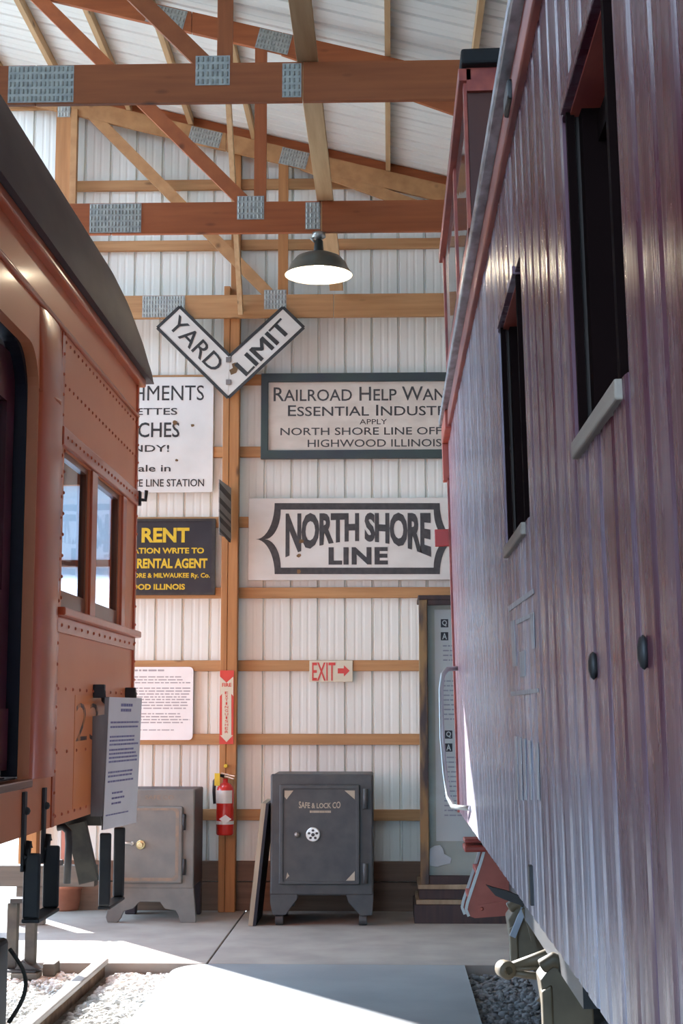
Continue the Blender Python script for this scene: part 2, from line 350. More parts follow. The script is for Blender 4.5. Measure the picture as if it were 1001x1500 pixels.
    def ball(s, c, r, seg=12, sq=(1, 1, 1)):
        n = seg // 2; vs, fs = [], []; c = Vector(c)
        for i in range(n + 1):
            a = math.pi * i / n
            for k in range(seg):
                t = 2 * math.pi * k / seg
                vs.append(c + Vector((math.sin(a) * math.cos(t) * r * sq[0], math.sin(a) * math.sin(t) * r * sq[1], math.cos(a) * r * sq[2])))
        for i in range(n):
            for k in range(seg):
                k2 = (k + 1) % seg; fs.append((i * seg + k, (i + 1) * seg + k, (i + 1) * seg + k2, i * seg + k2))
        return s.add(vs, fs, True)
    def text(s, body, O, U, V, N, t=0.002, bold=0.0, small=None, warp=None, space=1.0):
        """lettering whose box is fitted to the rectangle O, O+U, O+V, standing t proud along N"""
        cu = bpy.data.curves.new('lettering', 'FONT'); cu.body = body; cu.extrude = 0.01; cu.offset = bold; cu.space_character = space
        cu.resolution_u = 3
        if small:
            cu.small_caps_scale = small
            for ch in cu.body_format: ch.use_small_caps = True
        ob = bpy.data.objects.new('lettering', cu); COL.objects.link(ob)
        me = bpy.data.meshes.new_from_object(ob)
        bpy.data.objects.remove(ob); bpy.data.curves.remove(cu)
        xs = [v.co.x for v in me.vertices]; ys = [v.co.y for v in me.vertices]
        if not xs: return s
        x0, x1, y0, y1 = min(xs), max(xs), min(ys), max(ys)
        O, U, V, N = Vector(O), Vector(U), Vector(V), Vector(N).normalized()
        vs = []
        for v in me.vertices:
            a = (v.co.x - x0) / (x1 - x0); b = (v.co.y - y0) / (y1 - y0)
            if warp: a, b = warp(a, b)
            vs.append(O + U * a + V * b + N * (t if v.co.z > 0 else 0.0))
        s.add(vs, [tuple(p.vertices) for p in me.polygons])
        bpy.data.meshes.remove(me)
        return s
    def build(s, name, mat, parent=None, bevel=0.0, flip=False):
        base = LOC.get(parent, Vector((0, 0, 0))) if parent else Vector((0, 0, 0))
        me = bpy.data.meshes.new(name)
        me.from_pydata([v - base for v in s.v], [], s.f); me.validate()
        me.polygons.foreach_set('use_smooth', s.sm[:len(me.polygons)] if len(s.sm) >= len(me.polygons) else [False] * len(me.polygons))
        bm = bmesh.new(); bm.from_mesh(me); bmesh.ops.recalc_face_normals(bm, faces=bm.faces[:]); bm.to_mesh(me); bm.free()
        me.materials.append(mat)
        o = bpy.data.objects.new(name, me); COL.objects.link(o)
        if parent: o.parent = parent
        LOC[o] = base
        if bevel:
            b = o.modifiers.new('soft_edges', 'BEVEL'); b.width = bevel; b.segments = 2; b.limit_method = 'ANGLE'; b.angle_limit = math.radians(40)
        return o

def thing(name, label, cat, loc, group=None):
    o = bpy.data.objects.new(name, None); COL.objects.link(o)
    o.empty_display_size = 0.2
    o.location = loc; LOC[o] = Vector(loc)
    o['label'] = label; o['category'] = cat
    if group: o['group'] = group
    return o
def tag(o, label, cat, group=None, kind=None):
    o['label'] = label; o['category'] = cat
    if group: o['group'] = group
    if kind: o['kind'] = kind
    return o
def struct(o): o['kind'] = 'structure'; return o

def rect(x0, x1, y0, y1, Y):
    """pixel rectangle on a plane of constant Y -> X0, X1, Z0, Z1"""
    ym, xm = (y0 + y1) / 2, (x0 + x1) / 2
    return at(x0, ym, Y).x, at(x1, ym, Y).x, at(xm, y1, Y).z, at(xm, y0, Y).z
def lines(parent, mat, Y, rows, name='lettering'):
    for (body, x0, x1, y0, y1, kw) in rows: wtext(MB(), body, x0, x1, y0, y1, Y, **kw).build(name, mat, parent)
def wtext(mb, body, x0, x1, y0, y1, Y, **k):
    X0, X1, Z0, Z1 = rect(x0, x1, y0, y1, Y)
    return mb.text(body, (X0, Y, Z0), (X1 - X0, 0, 0), (0, 0, Z1 - Z0), (0, -1, 0), **k)
def words(mb, O, U, V, N, rows, t=0.0015, lh=0.5, seed=1, ragged=0.25):
    """rows of tiny unreadable print: rows = list of heights (0..1) on the sheet"""
    rg = random.Random(seed); O, U, V, N = Vector(O), Vector(U), Vector(V), Vector(N).normalized()
    for (b, h, a0, a1) in rows:
        a = a0; end = a1 - rg.random() * ragged * (a1 - a0)
        while a < end:
            w = min(0.02 + rg.random() * 0.07, a1 - a)
            p = O + U * a + V * b
            mb.prism([p, p + U * w, p + U * w + V * h, p + V * h], N * t)
            a += w + 0.012
    return mb

# ================================================================== THE BARN
WY = 12.84          # inner face of the sheet-metal end wall
def roof_z(X): return 6.316 - 0.255 * X if X > -4.6 else 6.316 + 0.255 * 4.6 + 0.255 * (X + 4.6)
XR, XL, JAMB, HEAD, YF = 4.2, -9.6, -3.05, 4.6, -5.5

# ribbed end wall: a sheet profile (x, depth) swept upward, cut to the roof slope
def ribbed(mb, x0, x1, zlo, zhi):
    xs = []; x = x0; P = 0.2286
    k0 = math.floor((x0 - 0.086) / P)
    prof = [(x0, 0)]
    k = k0
    while True:
        c = 0.086 + k * P
        for dx, d in ((-.014, 0), (-.007, .020), (.007, .020), (.014, 0), (.070, 0), (.078, .0016), (.090, .0016), (.098, 0), (.130, 0), (.138, .0016), (.150, .0016), (.158, 0)):
            if x0 < c + dx < x1: prof.append((c + dx, d))
        k += 1
        if c > x1: break
    prof.append((x1, 0)); prof.sort()
    vs, fs = [], []
    for (x, d) in prof: vs += [(x, WY + d, zlo), (x, WY + d, zhi(x))]
    for (x, d) in prof: vs += [(x, WY + .03, zlo), (x, WY + .03, zhi(x))]
    n = len(prof)
    for i in range(n - 1):
        a = 2 * i
        fs.append((a, a + 2, a + 3, a + 1)); b = 2 * n + a
        fs.append((b + 1, b + 3, b + 2, b))
    mb.add(vs, fs)
w = MB(); ribbed(w, JAMB, XR, 0.0, lambda x: roof_z(x)); ribbed(w, XL, JAMB, HEAD, lambda x: roof_z(x)); ribbed(w, XL, -7.4, 0.0, lambda x: HEAD)
struct(w.build('wall_back', G['sheet']))
w = MB().box(XR, XR + .03, YF, WY + .03, 0, roof_z(XR)); struct(w.build('wall_right', G['sheet']))
w = MB().box(XL - .03, XL, YF, 5.5, 0, roof_z(XL)); w.box(XL - .03, XL, 5.5, 12.5, 4.6, roof_z(XL)); w.box(XL - .03, XL, 12.5, WY + .03, 0, roof_z(XL))
struct(w.build('wall_left', G['sheet']))    # long unseen opening added to let in blue daylight
# unseen front end wall; doorway and open gable shaped to admit sky light
w = MB()
FH = 5.75
w.prism([(XL, YF, 0), (-5.2, YF, 0), (-5.2, YF, FH), (-6.8, YF, FH), (-6.8, YF, roof_z(-6.8)), (XL, YF, roof_z(XL))], (0, .03, 0))
w.prism([(-.9, YF, 0), (XR, YF, 0), (XR, YF, roof_z(XR)), (1.8, YF, roof_z(1.8)), (1.8, YF, FH), (-.9, YF, FH)], (0, .03, 0))
struct(w.build('wall_front', G['sheet']))
# roof sheets: two slopes with ribs running down the slope
SKIN = YF + .2286 * 60
def roof_sheet(xa, xb, y0=None, y1=None):
    mb = MB(); P = 0.2286; prof = []; y = YF
    while y < WY:
        for dy, d in ((0, 0), (.09, 0), (.096, .004), (.104, .004), (.11, 0), (.19, 0), (.2, .018), (.2186, .018)): prof.append((y + dy, d))
        y += P
    prof = [p for p in prof if p[0] <= WY] + [(WY + .03, 0)]
    if y0 is not None: prof = [p for p in prof if y0 - .001 <= p[0] <= y1 + .001]
    vs, fs = [], []
    for (yy, d) in prof: vs += [(xa, yy, roof_z(xa) + d), (xb, yy, roof_z(xb) + d)]
    n = len(prof)
    for (yy, d) in prof: vs += [(xa, yy, roof_z(xa) + .03), (xb, yy, roof_z(xb) + .03)]
    for i in range(n - 1):
        a = 2 * i; b = 2 * n + a
        fs += [(a, a + 1, a + 3, a + 2)] + ([(b, b + 2, b + 3, b + 1)] if y0 is None or y0 != SKIN else [])
    return mb.add(vs, fs)
SK0, SK1 = YF + .2286 * 60, YF + .2286 * 79          # unseen translucent panels added near the ridge to bring in blue daylight
rs = roof_sheet(-3.6, XR + .3)
for args in ((-4.6, -3.6, YF, SK0), (-4.6, -3.6, SK1, WY + .1), (-6.2, -4.6, YF, SK0), (-6.2, -4.6, SK1, WY + .1), (XL - .3, -6.2)): r2 = roof_sheet(*args); rs.add(r2.v, r2.f)
struct(roof_sheet(-4.6, -3.6, SK0, SK1).build('ceiling_added_panel', G['added_panel'])); struct(roof_sheet(-6.2, -4.6, SK0, SK1).build('ceiling_added_panel', G['added_panel']))
struct(rs.build('ceiling', G['roof_sheet']))

# ground
SLAB_Y = 10.13
w = MB()
w.box(-9.5, -1.195, SLAB_Y, WY + .02, -.14, 0, .006); w.box(-1.185, XR, SLAB_Y, WY + .02, -.14, 0, .006)
struct(w.build('floor', G['concrete']))
# concrete walk between the tracks, one corner rounded
out = []
for k in range(9):
    a = math.pi / 2 * k / 8; out.append((-1.38 + .22 - .22 * math.sin(a), SLAB_Y - .012 - .3 + .3 * math.cos(a), 0))
out = [(.47, SLAB_Y - .012, 0)] + out + [(-1.38, YF, 0), (.47, YF, 0)]
struct(MB().prism(out, (0, 0, -.14)).build('floor_walk', G['path']))
w = MB().box(-9.4, XR, YF, SLAB_Y - .002, -.3, -.085)
struct(w.build('floor_gravel_bed', G['earth']))
w = MB().box(-60, 60, -60, 90, -.6, -.31); w.box(-40, 40, WY + .05, 60, -.31, -.06); struct(w.build('floor_outside', G['outside']))

# pebbles: nobody could count them
def pebbles(areas, seed=3):
    rg = random.Random(seed)
    bm = bmesh.new(); bmesh.ops.create_icosphere(bm, subdivisions=1, radius=1); bm.verts.index_update()
    base = [v.co.copy() for v in bm.verts]; fac = [[v.index for v in f.verts] for f in bm.faces]; bm.free()
    mb = MB()
    for (x0, x1, y0, y1, n) in areas:
        for _ in range(n):
            r = 0.011 + rg.random() ** 2 * 0.017
            c = Vector((rg.uniform(x0, x1), rg.uniform(y0, y1), -.085 + rg.uniform(0, .022)))
            R = Euler((rg.uniform(-.6, .6), rg.uniform(-.6, .6), rg.uniform(0, 6.28))).to_matrix()
            s3 = Vector((r * rg.uniform(.9, 1.7), r * rg.uniform(.8, 1.2), r * rg.uniform(.5, .9)))
            mb.add([c + R @ Vector((b.x * s3.x, b.y * s3.y, b.z * s3.z)) for b in base], fac, True)
    return mb
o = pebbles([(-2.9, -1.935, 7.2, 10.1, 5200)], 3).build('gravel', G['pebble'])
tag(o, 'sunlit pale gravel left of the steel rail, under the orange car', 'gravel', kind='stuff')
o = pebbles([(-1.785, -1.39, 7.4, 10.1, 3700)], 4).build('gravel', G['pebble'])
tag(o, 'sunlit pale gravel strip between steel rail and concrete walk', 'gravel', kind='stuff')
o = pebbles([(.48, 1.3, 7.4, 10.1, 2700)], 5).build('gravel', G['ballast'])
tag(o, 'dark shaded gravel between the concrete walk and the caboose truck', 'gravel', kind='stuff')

# rail of the nearer track, sunk in gravel
rx = -1.86
r = thing('rail', 'sunlit steel rail set in gravel beside the concrete walk', 'rail', (rx, 8, -.09))
MB().box(rx - .036, rx + .036, -2, 10.11, .0, .035, .008).build('rail_head', G['railtop'], r)
w = MB().box(rx - .012, rx + .012, -2, 10.11, -.08, .0); w.build('rail_web', G['railrust'], r)

# girts (horizontal nailers) on the end wall
gy = [(147, -4.5, -2.9), (268, -4.5, XR), (357, -4.5, XR), (555, JAMB, XR), (661, JAMB, XR), (764, JAMB, XR), (868, JAMB, XR), (975, JAMB, XR), (1083, JAMB, XR), (1194, JAMB, XR)]
for i, (py, xa, xb) in enumerate(gy):
    z = at(500, py, 12.80).z
    struct(MB().box(xa, xb, 12.80, WY - .001, z - .045, z + .045, .003).build('trim_%d' % (i + 1), G['pineX']))
# dark skirt boards at the foot of the wall
zb = at(500, 1292, 12.79).z
w = MB(); w.box(JAMB, XR, 12.79, WY - .001, zb + .004, at(500, 1262, 12.79).z, .004); w.box(JAMB, XR, 12.79, WY - .001, 0, zb - .004, .004)
struct(w.build('baseboard_back', G['skirt']))
# door jamb
struct(MB().box(JAMB - .01, JAMB + .14, 12.72, WY + .05, 0, HEAD, .004).build('trim_11', G['pineZ']))
struct(MB().box(-7.5, JAMB + .1, 12.75, WY + .05, HEAD, HEAD + .2, .004).build('trim_12', G['pineX']))

# wall post and the stud above it
px0, px1 = at(320, 1250, 12.68).x, at(344.5, 1250, 12.68).x
p = thing('wall_post', 'orange pine post behind the fire extinguisher, floor to roof truss', 'post', ((px0 + px1) / 2, 12.74, 0))
zt = at(338, 419, 12.68).z
xm = px0 + .055
MB().box(px0, xm - .002, 12.68, 12.80, 0, zt, .004).build('post_plank', G['pineZ'], p)
MB().box(xm, px1, 12.685, 12.80, 0, zt - .2, .004).build('post_plank', G['pineZ'], p)
struct(MB().box(px0 + .05, px0 + .13, 12.75, 12.80, zt - .25, roof_z(px0) - .12, .003).build('trim_13', G['pineZ']))

# purlins under the roof sheets
for i, X in enumerate((3.4, 2.8, 2.3, 1.75, 1.2, .60, 0.0, -.585, -1.16, -1.71, -2.25, -2.8, -3.35, -3.9)):
    zr = roof_z(X)
    o = MB().prism([(X - .02, YF + .1, zr - .095), (X + .02, YF + .1, zr - .095), (X + .02, YF + .1, zr - .008), (X - .02, YF + .1, zr - .003)], (0, WY - YF - .14, 0)).build('trim_%d' % (20 + i), G['pineY'])
    struct(o)

# trusses
CZ0 = at(500, 465, 12.66).z        # underside of the bottom chords
def truss(Y, label, near, top_web=True):
    """one nail-plated roof truss; X joints are the same in each"""
    mx, mz, md = (G['trussX'], G['trussZ'], G['trussD']) if near else (G['pineX'], G['pineZ'], G['pineD'])
    T = .038; h = .225 if near else .20
    t = thing('roof_truss', label, 'truss', (-.5, Y, CZ0), 'roof trusses')
    MB().box(XL, -1.95, Y, Y + T, CZ0, CZ0 + h, .002).build('bottom_chord', mx, t)
    MB().box(-1.945, -.47, Y, Y + T, CZ0, CZ0 + h, .002).build('bottom_chord', mx, t)
    MB().box(-.465, XR, Y, Y + T, CZ0, CZ0 + h, .002).build('bottom_chord', mx, t)
    th = .155
    for xa, xb in ((-4.6, -1.4), (-1.395, -.75), (-.745, XR)):
        za, zb_ = roof_z(xa) - .10, roof_z(xb) - .10
        MB().prism([(xa, Y, za - th), (xb, Y, zb_ - th), (xb, Y, zb_), (xa, Y, za)], (0, T, 0)).build('top_chord', md if not near else mx, t)
    def web(x0, z0, x1, z1, w, name='web'):
        MB().beam((x0, Y + T / 2, z0), (x1, Y + T / 2, z1), T - .006, w, side=(0, 1, 0)).build(name, md if abs(x0 - x1) > .05 else mz, t)
    tz = lambda X: roof_z(X) - .10 - th
    web(-.90, CZ0 + h, -.90, tz(-.9) + .02, .085, 'vertical_web')
    web(-2.58, tz(-2.58) + .05, -.99, CZ0 + h - .02, .095, 'diagonal_web')
    web(-.74, tz(-.74) + .04, 2.3, CZ0 + h - .02, .095, 'diagonal_web')
    if not near: MB().box(-2.88, -2.75, Y, Y + T, CZ0 + h, tz(-2.8) + .05, .002).build('vertical_web', mz, t); MB().box(-2.745, -2.69, Y - .03, Y + T, CZ0 + h, tz(-2.7) + .05, .002).build('vertical_web', G['pineD'], t)
    # nail plates
    def plate(x0, x1, z0, z1, rot=0.0):
        m = MB(); c = Vector(((x0 + x1) / 2, Y - .002, (z0 + z1) / 2)); w2, h2 = (x1 - x0) / 2, (z1 - z0) / 2
        R = Matrix.Rotation(rot, 3, 'Y')
        q = [c + R @ Vector((a * w2, 0, b * h2)) for a, b in ((-1, -1), (1, -1), (1, 1), (-1, 1))]
        m.prism(q, (0, -.002, 0))
        n = max(4, int((x1 - x0) / .024)); k = max(3, int((z1 - z0) / .036))
        for i in range(n):
            for j in range(k):
                cc = c + R @ Vector((-w2 + (i + .5) * 2 * w2 / n, 0, -h2 + (j + .5) * 2 * h2 / k)) + Vector((0, -.002, 0))
                a = R @ Vector((w2 / n * .55, 0, 0)); b = R @ Vector((0, 0, h2 / k * .62))
                m.add([cc - a - b, cc + a - b, cc + a + b, cc - a + b, cc + Vector((0, -.006, 0)) + b, cc + Vector((0, -.006, 0)) - b],
                      [(0, 1, 5), (2, 3, 4), (0, 5, 4, 3), (1, 2, 4, 5)])
        m.build('nail_plate', G['gusset'], t)
    plate(-2.10, -1.735, CZ0 + .008, CZ0 + h - .005)
    plate(-1.06, -.87, CZ0 + h - .13, CZ0 + h + .04)
    plate(-.93, -.69, tz(-.8) - .0, tz(-.8) + .15, math.atan(.255))
    plate(-1.72, -1.44, tz(-1.6) + .0, tz(-1.6) + .14, math.atan(.255))
    if near: plate(-.58, -.475, CZ0 + .02, CZ0 + h - .01)
    else: plate(-2.87, -2.76, tz(-2.8) - .04, tz(-2.8) + .1)
    return t
truss(12.64, 'roof truss against the white end wall, behind the crossed yard limit blades', False)
truss(10.33, 'brown roof truss from which the green lamp hangs', True)
truss(8.02, 'dark brown roof truss crossing above both railway car roofs, without a lamp', True)

# dark rafter along the head of the end wall
for i, (xa, xb) in enumerate(((-4.6, -1.3), (-1.3, XR))):
    struct(MB().prism([(xa, 12.70, roof_z(xa) - .098), (xb, 12.70, roof_z(xb) - .098), (xb, 12.70, roof_z(xb) - .004), (xa, 12.70, roof_z(xa) - .004)], (0, .12, 0)).build('trim_%d' % (40 + i), G['trussX']))
# lateral brace lying on the bottom chords, and the knee brace at the post
z = CZ0 + .225
tag(MB().box(-.50, -.385, 7.2, 12.64, z + .002, z + .040, .003).build('lateral_brace', G['pineY']), 'pale plank running lengthwise on top of the truss bottom chords', 'brace')
a, b = at(353, 458, 12.60), at(325, 112, 11.35)
tag(MB().beam(a, (a.x, b.y, b.z), .04, .09, side=(1, 0, 0)).build('knee_brace', G['pineY']), 'pale slanting plank rising from wall post top to the roof', 'brace')

# ================================================================== SIGNS
SY = 12.795        # face of the nailers
def board(parent, name, x0, x1, y0, y1, mat, th=.02, Y=SY, bevel=.003):
    X0, X1, Z0, Z1 = rect(x0, x1, y0, y1, Y)
    return MB().box(X0, X1, Y - th, Y - .001, Z0, Z1, bevel).build(name, mat, parent)
def sign_root(label, x, y, Y=SY, name='sign', cat='sign', group=None): return thing(name, label, cat, at(x, y, Y), group)

# crossed YARD LIMIT blades
YL = 12.63 - .008
s = sign_root('white V-shaped sign reading YARD LIMIT on the wall post', 334, 583, YL, 'yard_limit_sign')
def quad(pp, Y): return [Vector((at(x, y, Y).x, Y, at(x, y, Y).z)) for (x, y) in pp]
Lb = [(264, 450), (231, 481), (334.6, 583.6), (337, 522)]; Rb = [(415, 451), (445.6, 480.6), (334.9, 583.6), (337.3, 522)]
def inset(pts, d):
    n = len(pts); c = sum(pts, Vector()) / n; out = []
    for i in range(n):
        p0, p1, p2 = pts[i - 1], pts[i], pts[(i + 1) % n]
        e1, e2 = (p1 - p0).normalized(), (p2 - p1).normalized()
        n1, n2 = Vector((-e1.z, 0, e1.x)), Vector((-e2.z, 0, e2.x))
        if n1.dot(c - p1) < 0: n1 = -n1
        if n2.dot(c - p1) < 0: n2 = -n2
        m = (n1 + n2); m = m / max(m.length_squared, .2) * 2 * d
        out.append(p1 + m)
    return out
for bl in (Lb, Rb):
    q = quad(bl, YL)
    bo = MB().prism(q, (0, -.02, 0)).build('blade', G['cream'] if False else G['white_board'], s)
    # black edge line on the three outer sides
    m = MB()
    for (i, j) in ((0, 1), (1, 2), (3, 0)):
        p0, p1 = q[i] + Vector((0, -.0215, 0)), q[j] + Vector((0, -.0215, 0))
        m.beam(p0, p1, .003, .026, side=(0, 1, 0))
    m.build('edge_line', G['black_paint'], bo)
def slant_text(body, c0, c1, hpx, wextra, Y, parent, mat, bold=.01, strokes=1):
    p, q = at(*c0, Y), at(*c1, Y); U = Vector((q.x - p.x, 0, q.z - p.z)); d = U.normalized(); V = Vector((-d.z, 0, d.x)) * (hpx / 175.0)
    L_ = U.length + wextra / 175.0
    O = Vector(((p.x + q.x) / 2, Y, (p.z + q.z) / 2)) - d * L_ / 2 - V / 2
    m = MB()
    for k in range(strokes): m.text(body, O + d * .006 * (k - (strokes - 1) / 2), d * L_, V, (0, -1, 0), t=.002 + .0003 * k, bold=bold)
    return m.build('lettering', mat, parent)
slant_text('YARD', (261.5, 477), (313, 530), 25, 24, YL - .021, s, G['black_paint'], .006)
slant_text('LIMIT', (361, 534), (411, 483), 25, 24, YL - .021, s, G['black_paint'], 0, 3)
for (x, y) in ((335, 527), (335, 560)):
    q = at(x, y, YL - .021); MB().box(q.x - .022, q.x + .022, q.y - .012, q.y, q.z - .022, q.z + .022, .003).build('mounting_bolt', G['tin'], s)
q = at(343, 540, YL - .021)
MB().prism([(q.x + dx * .05, q.y, q.z + dz * .06) for dx, dz in ((-.5, -.9), (.4, -.6), (.7, .1), (.2, .4), (.3, .9), (-.4, .7), (-.2, .1), (-.8, -.2))], (0, -.0015, 0)).build('rust_patch', G['rust'], s)

# refreshments sign
s = sign_root('white enamel refreshments sign, partly hidden by orange car, above RENT sign', 200, 722, name='refreshments_sign')
board(s, 'board', 88, 313, 553, 722, G['white_enamel'], .012, bevel=.005)
Yt = SY - .0125
lines(s, G['black_paint'], Yt, [('REFRESHMENTS', 110, 299, 565, 587, {}), ('CIGARETTES', 130, 260, 598, 608, dict(bold=.01)), ('SANDWICHES', 100, 263, 619, 641, dict(bold=.01)),
    ('CANDY!', 160, 248, 652, 662, dict(bold=.01)), ('On sale in', 158, 250, 681, 691, dict(bold=.01)), ('NORTH SHORE LINE STATION', 118, 299, 702, 713, dict(bold=.01))])
for (x, y, r) in ((256, 619, 5), (282, 623, 3), (259, 674, 2.5)):
    q = at(x, y, Yt); MB().prism([(q.x + math.cos(k) * r / 175 * random.uniform(.6, 1.3), q.y, q.z + math.sin(k) * r / 175 * random.uniform(.5, 1)) for k in [i * .785 for i in range(8)]], (0, -.0025, 0)).build('rust_patch', G['rust'], s)

# rent sign
s = sign_root('black board with yellow RENT lettering beside the wall post', 204, 872, name='rent_sign')
board(s, 'board', 92, 316, 761, 872, G['slate'], .03)
Yt = SY - .031
lines(s, G['yellow'], Yt, [('FOR RENT', 146, 277.5, 773, 795, dict(bold=.035)), ('FOR INFORMATION WRITE TO', 120, 299, 802.5, 811, dict(bold=.03)),
    ('RENTAL AGENT', 201, 304, 818, 832.5, dict(bold=.035)), ('CHICAGO NORTH SHORE & MILWAUKEE Ry. Co.', 104, 307.5, 839.5, 848.5, dict(bold=.025)), ('HIGHWOOD ILLINOIS', 150, 271, 855.5, 864, dict(bold=.03))])
X0, X1, Z0, Z1 = rect(92, 316, 761, 872, SY)
MB().ring([(X0, Yt, Z0), (X1, Yt, Z0), (X1, Yt, Z1), (X0, Yt, Z1)], [(X0 + .025, Yt, Z0 + .02), (X1 - .03, Yt, Z0 + .02), (X1 - .03, Yt, Z1 - .02), (X0 + .025, Yt, Z1 - .02)], (0, -.008, 0)).build('frame', G['black_paint'], s)

# railroad help wanted
s = sign_root('green framed cream sign reading RAILROAD HELP WANTED', 540, 672, name='help_wanted_sign')
Xa, Xb, Za, Zb = rect(383, 716, 547.5, 672.5, SY)
MB().box(Xa + .04, Xb - .04, SY - .02, SY - .001, Za + .04, Zb - .04).build('board', G['cream'], s)
i0, i1, j0, j1 = rect(393.5, 706, 560, 660, SY)
MB().ring([(Xa, SY - .001, Za), (Xb, SY - .001, Za), (Xb, SY - .001, Zb), (Xa, SY - .001, Zb)], [(i0, SY - .001, j0), (i1, SY - .001, j0), (i1, SY - .001, j1), (i0, SY - .001, j1)], (0, -.045, 0)).build('frame', G['green_frame'], s, bevel=.004)
Yt = SY - .0205
lines(s, G['soft_black'], Yt, [('Railroad Help Wanted', 401, 697, 566.5, 587, dict(small=.82, bold=.006)), ('Essential Industry', 422, 671, 593, 609, dict(small=.85, bold=.006)),
    ('APPLY', 527, 567, 614, 621.5, {}), ('NORTH SHORE LINE OFFICE', 411, 678, 626, 637, dict(bold=.006)), ('HIGHWOOD ILLINOIS', 451, 647, 643.5, 654.5, dict(bold=.006))])

# north shore line
s = sign_root('white board with black scalloped border reading NORTH SHORE LINE', 520, 850, name='north_shore_line_sign')
board(s, 'board', 364.5, 686, 730, 850, G['white_board'], .028)
Yt = SY - .0285
def border(cx0, tipx, topy, boty, midy, ins, flip=1):
    """left half outline of the scalloped cartouche, top corner to tip to bottom corner"""
    pts = []
    for k in range(11):
        a = k / 10.0 * math.pi / 2
        pts.append((tipx + (cx0 - tipx) * math.cos(a) if False else cx0 - (cx0 - tipx) * (1 - math.cos(a)), topy + (midy - topy) * math.sin(a)))
    for k in range(1, 11):
        a = (10 - k) / 10.0 * math.pi / 2
        pts.append((cx0 - (cx0 - tipx) * (1 - math.cos(a)), boty - (boty - midy) * math.sin(a)))
    return pts
oL = border(402.5, 375, 737, 841, 790, 0); oR = [(1047 - x, y) for x, y in oL]
iL = border(411.5, 388, 746.5, 831.5, 790, 0); iR = [(1047 - x, y) for x, y in iL]
outer = oL + oR[::-1]; inner = iL + iR[::-1]
MB().ring(quad(outer, Yt), quad(inner, Yt), (0, -.002, 0)).build('border', G['soft_black'], s)
def arch(a, b):
    base = 1 - (2 * a - 1) ** 2            # 0 at the ends, 1 at the middle
    lo = .36 * base
    return a, lo + (1 - lo) * b
lines(s, G['soft_black'], Yt, [('NORTH SHORE', 418.5, 631.5, 751, 817, dict(bold=.045, warp=arch, space=.95)), ('LINE', 481.5, 568.5, 801.5, 827, dict(bold=.045, space=1.1))])
for (x, y, r) in ((441, 793, 4), (438, 814, 3.5), (438, 837, 4)):
    q = at(x, y, Yt); MB().prism([(q.x + math.cos(k) * r / 175 * random.uniform(.6, 1.3), q.y, q.z + math.sin(k) * r / 175 * random.uniform(.5, 1)) for k in [i * .785 for i in range(8)]], (0, -.003, 0)).build('rust_patch', G['rust'], s)

# exit sign
s = sign_root('small cream EXIT sign with red letters and arrow', 485, 999, name='exit_sign')
board(s, 'board', 453.5, 517, 967.5, 999, G['exit_cream'], .008)
Yt = SY - .0085
wtext(MB(), 'EXIT', 457.5, 491.5, 970.5, 997, Yt, bold=.01).build('lettering', G['red'], s)
MB().prism(quad([(495, 979), (504, 979), (504, 974.5), (512.5, 982.5), (504, 991), (504, 986.5), (495, 986.5)], Yt), (0, -.002, 0)).build('arrow', G['red'], s)

# fire extinguisher arrow strip
AY = 12.679
s = sign_root('tall red and cream fire extinguisher arrow strip on post', 332, 1090, AY, name='extinguisher_arrow_sign')
board(s, 'board', 322, 342.5, 982, 1090, G['red'], .004, AY, 0)
Yt = AY - .0045
m = MB(); m.prism(quad([(322.5, 991), (332, 1000), (342, 991), (342, 1020), (339, 1016), (339, 1077), (341.5, 1077), (332, 1087), (322.5, 1077), (325.5, 1077), (325.5, 1016), (322.5, 1020)], Yt), (0, -.0015, 0))
m.build('arrow', G['exit_cream'], s)
Yt -= .0017
m = MB(); wtext(m, 'FIRE', 325.5, 339, 1000.5, 1006, Yt, bold=.02)
for i, ch in enumerate('EXTINGUISHER'): wtext(m, ch, 330.8 if ch == 'I' else 329.6, 333 if ch == 'I' else 334.4, 1013 + i * 5.2, 1016.8 + i * 5.2, Yt)
m.build('lettering', G['red'], s)

# grey striped tin wing sign on the post
s = thing('striped_flag_sign', 'weathered grey striped tin plate standing out from the post', 'sign', at(337, 792, 12.67))
p = [at(320.5, 702, 12.36), at(320.5, 783, 12.36), at(338, 791, 12.675), at(338, 715, 12.675)]
n_ = (p[1] - p[0]).cross(p[3] - p[0]).normalized()
MB().prism(p, n_ * .006).build('plate', G['greysign'], s)
m = MB()
U, V = p[3] - p[0], p[1] - p[0]
fr = -n_ if n_.y > 0 else n_
for (v0, h) in ((.06, .12), (.32, .1), (.54, .05), (.66, .1), (.88, .06)):
    o0 = p[0] + V * (v0 - .0) + fr * .0065
    for dd in (-1, 1):
        q0 = p[0] + V * v0 + n_ * (.0065 if dd > 0 else -.0005)
        m.prism([q0, q0 + U * .95 + V * .08, q0 + U * .95 + V * (.08 + h), q0 + V * h], n_ * (.0006 * dd))
m.build('stripes', G['soft_black'], s)

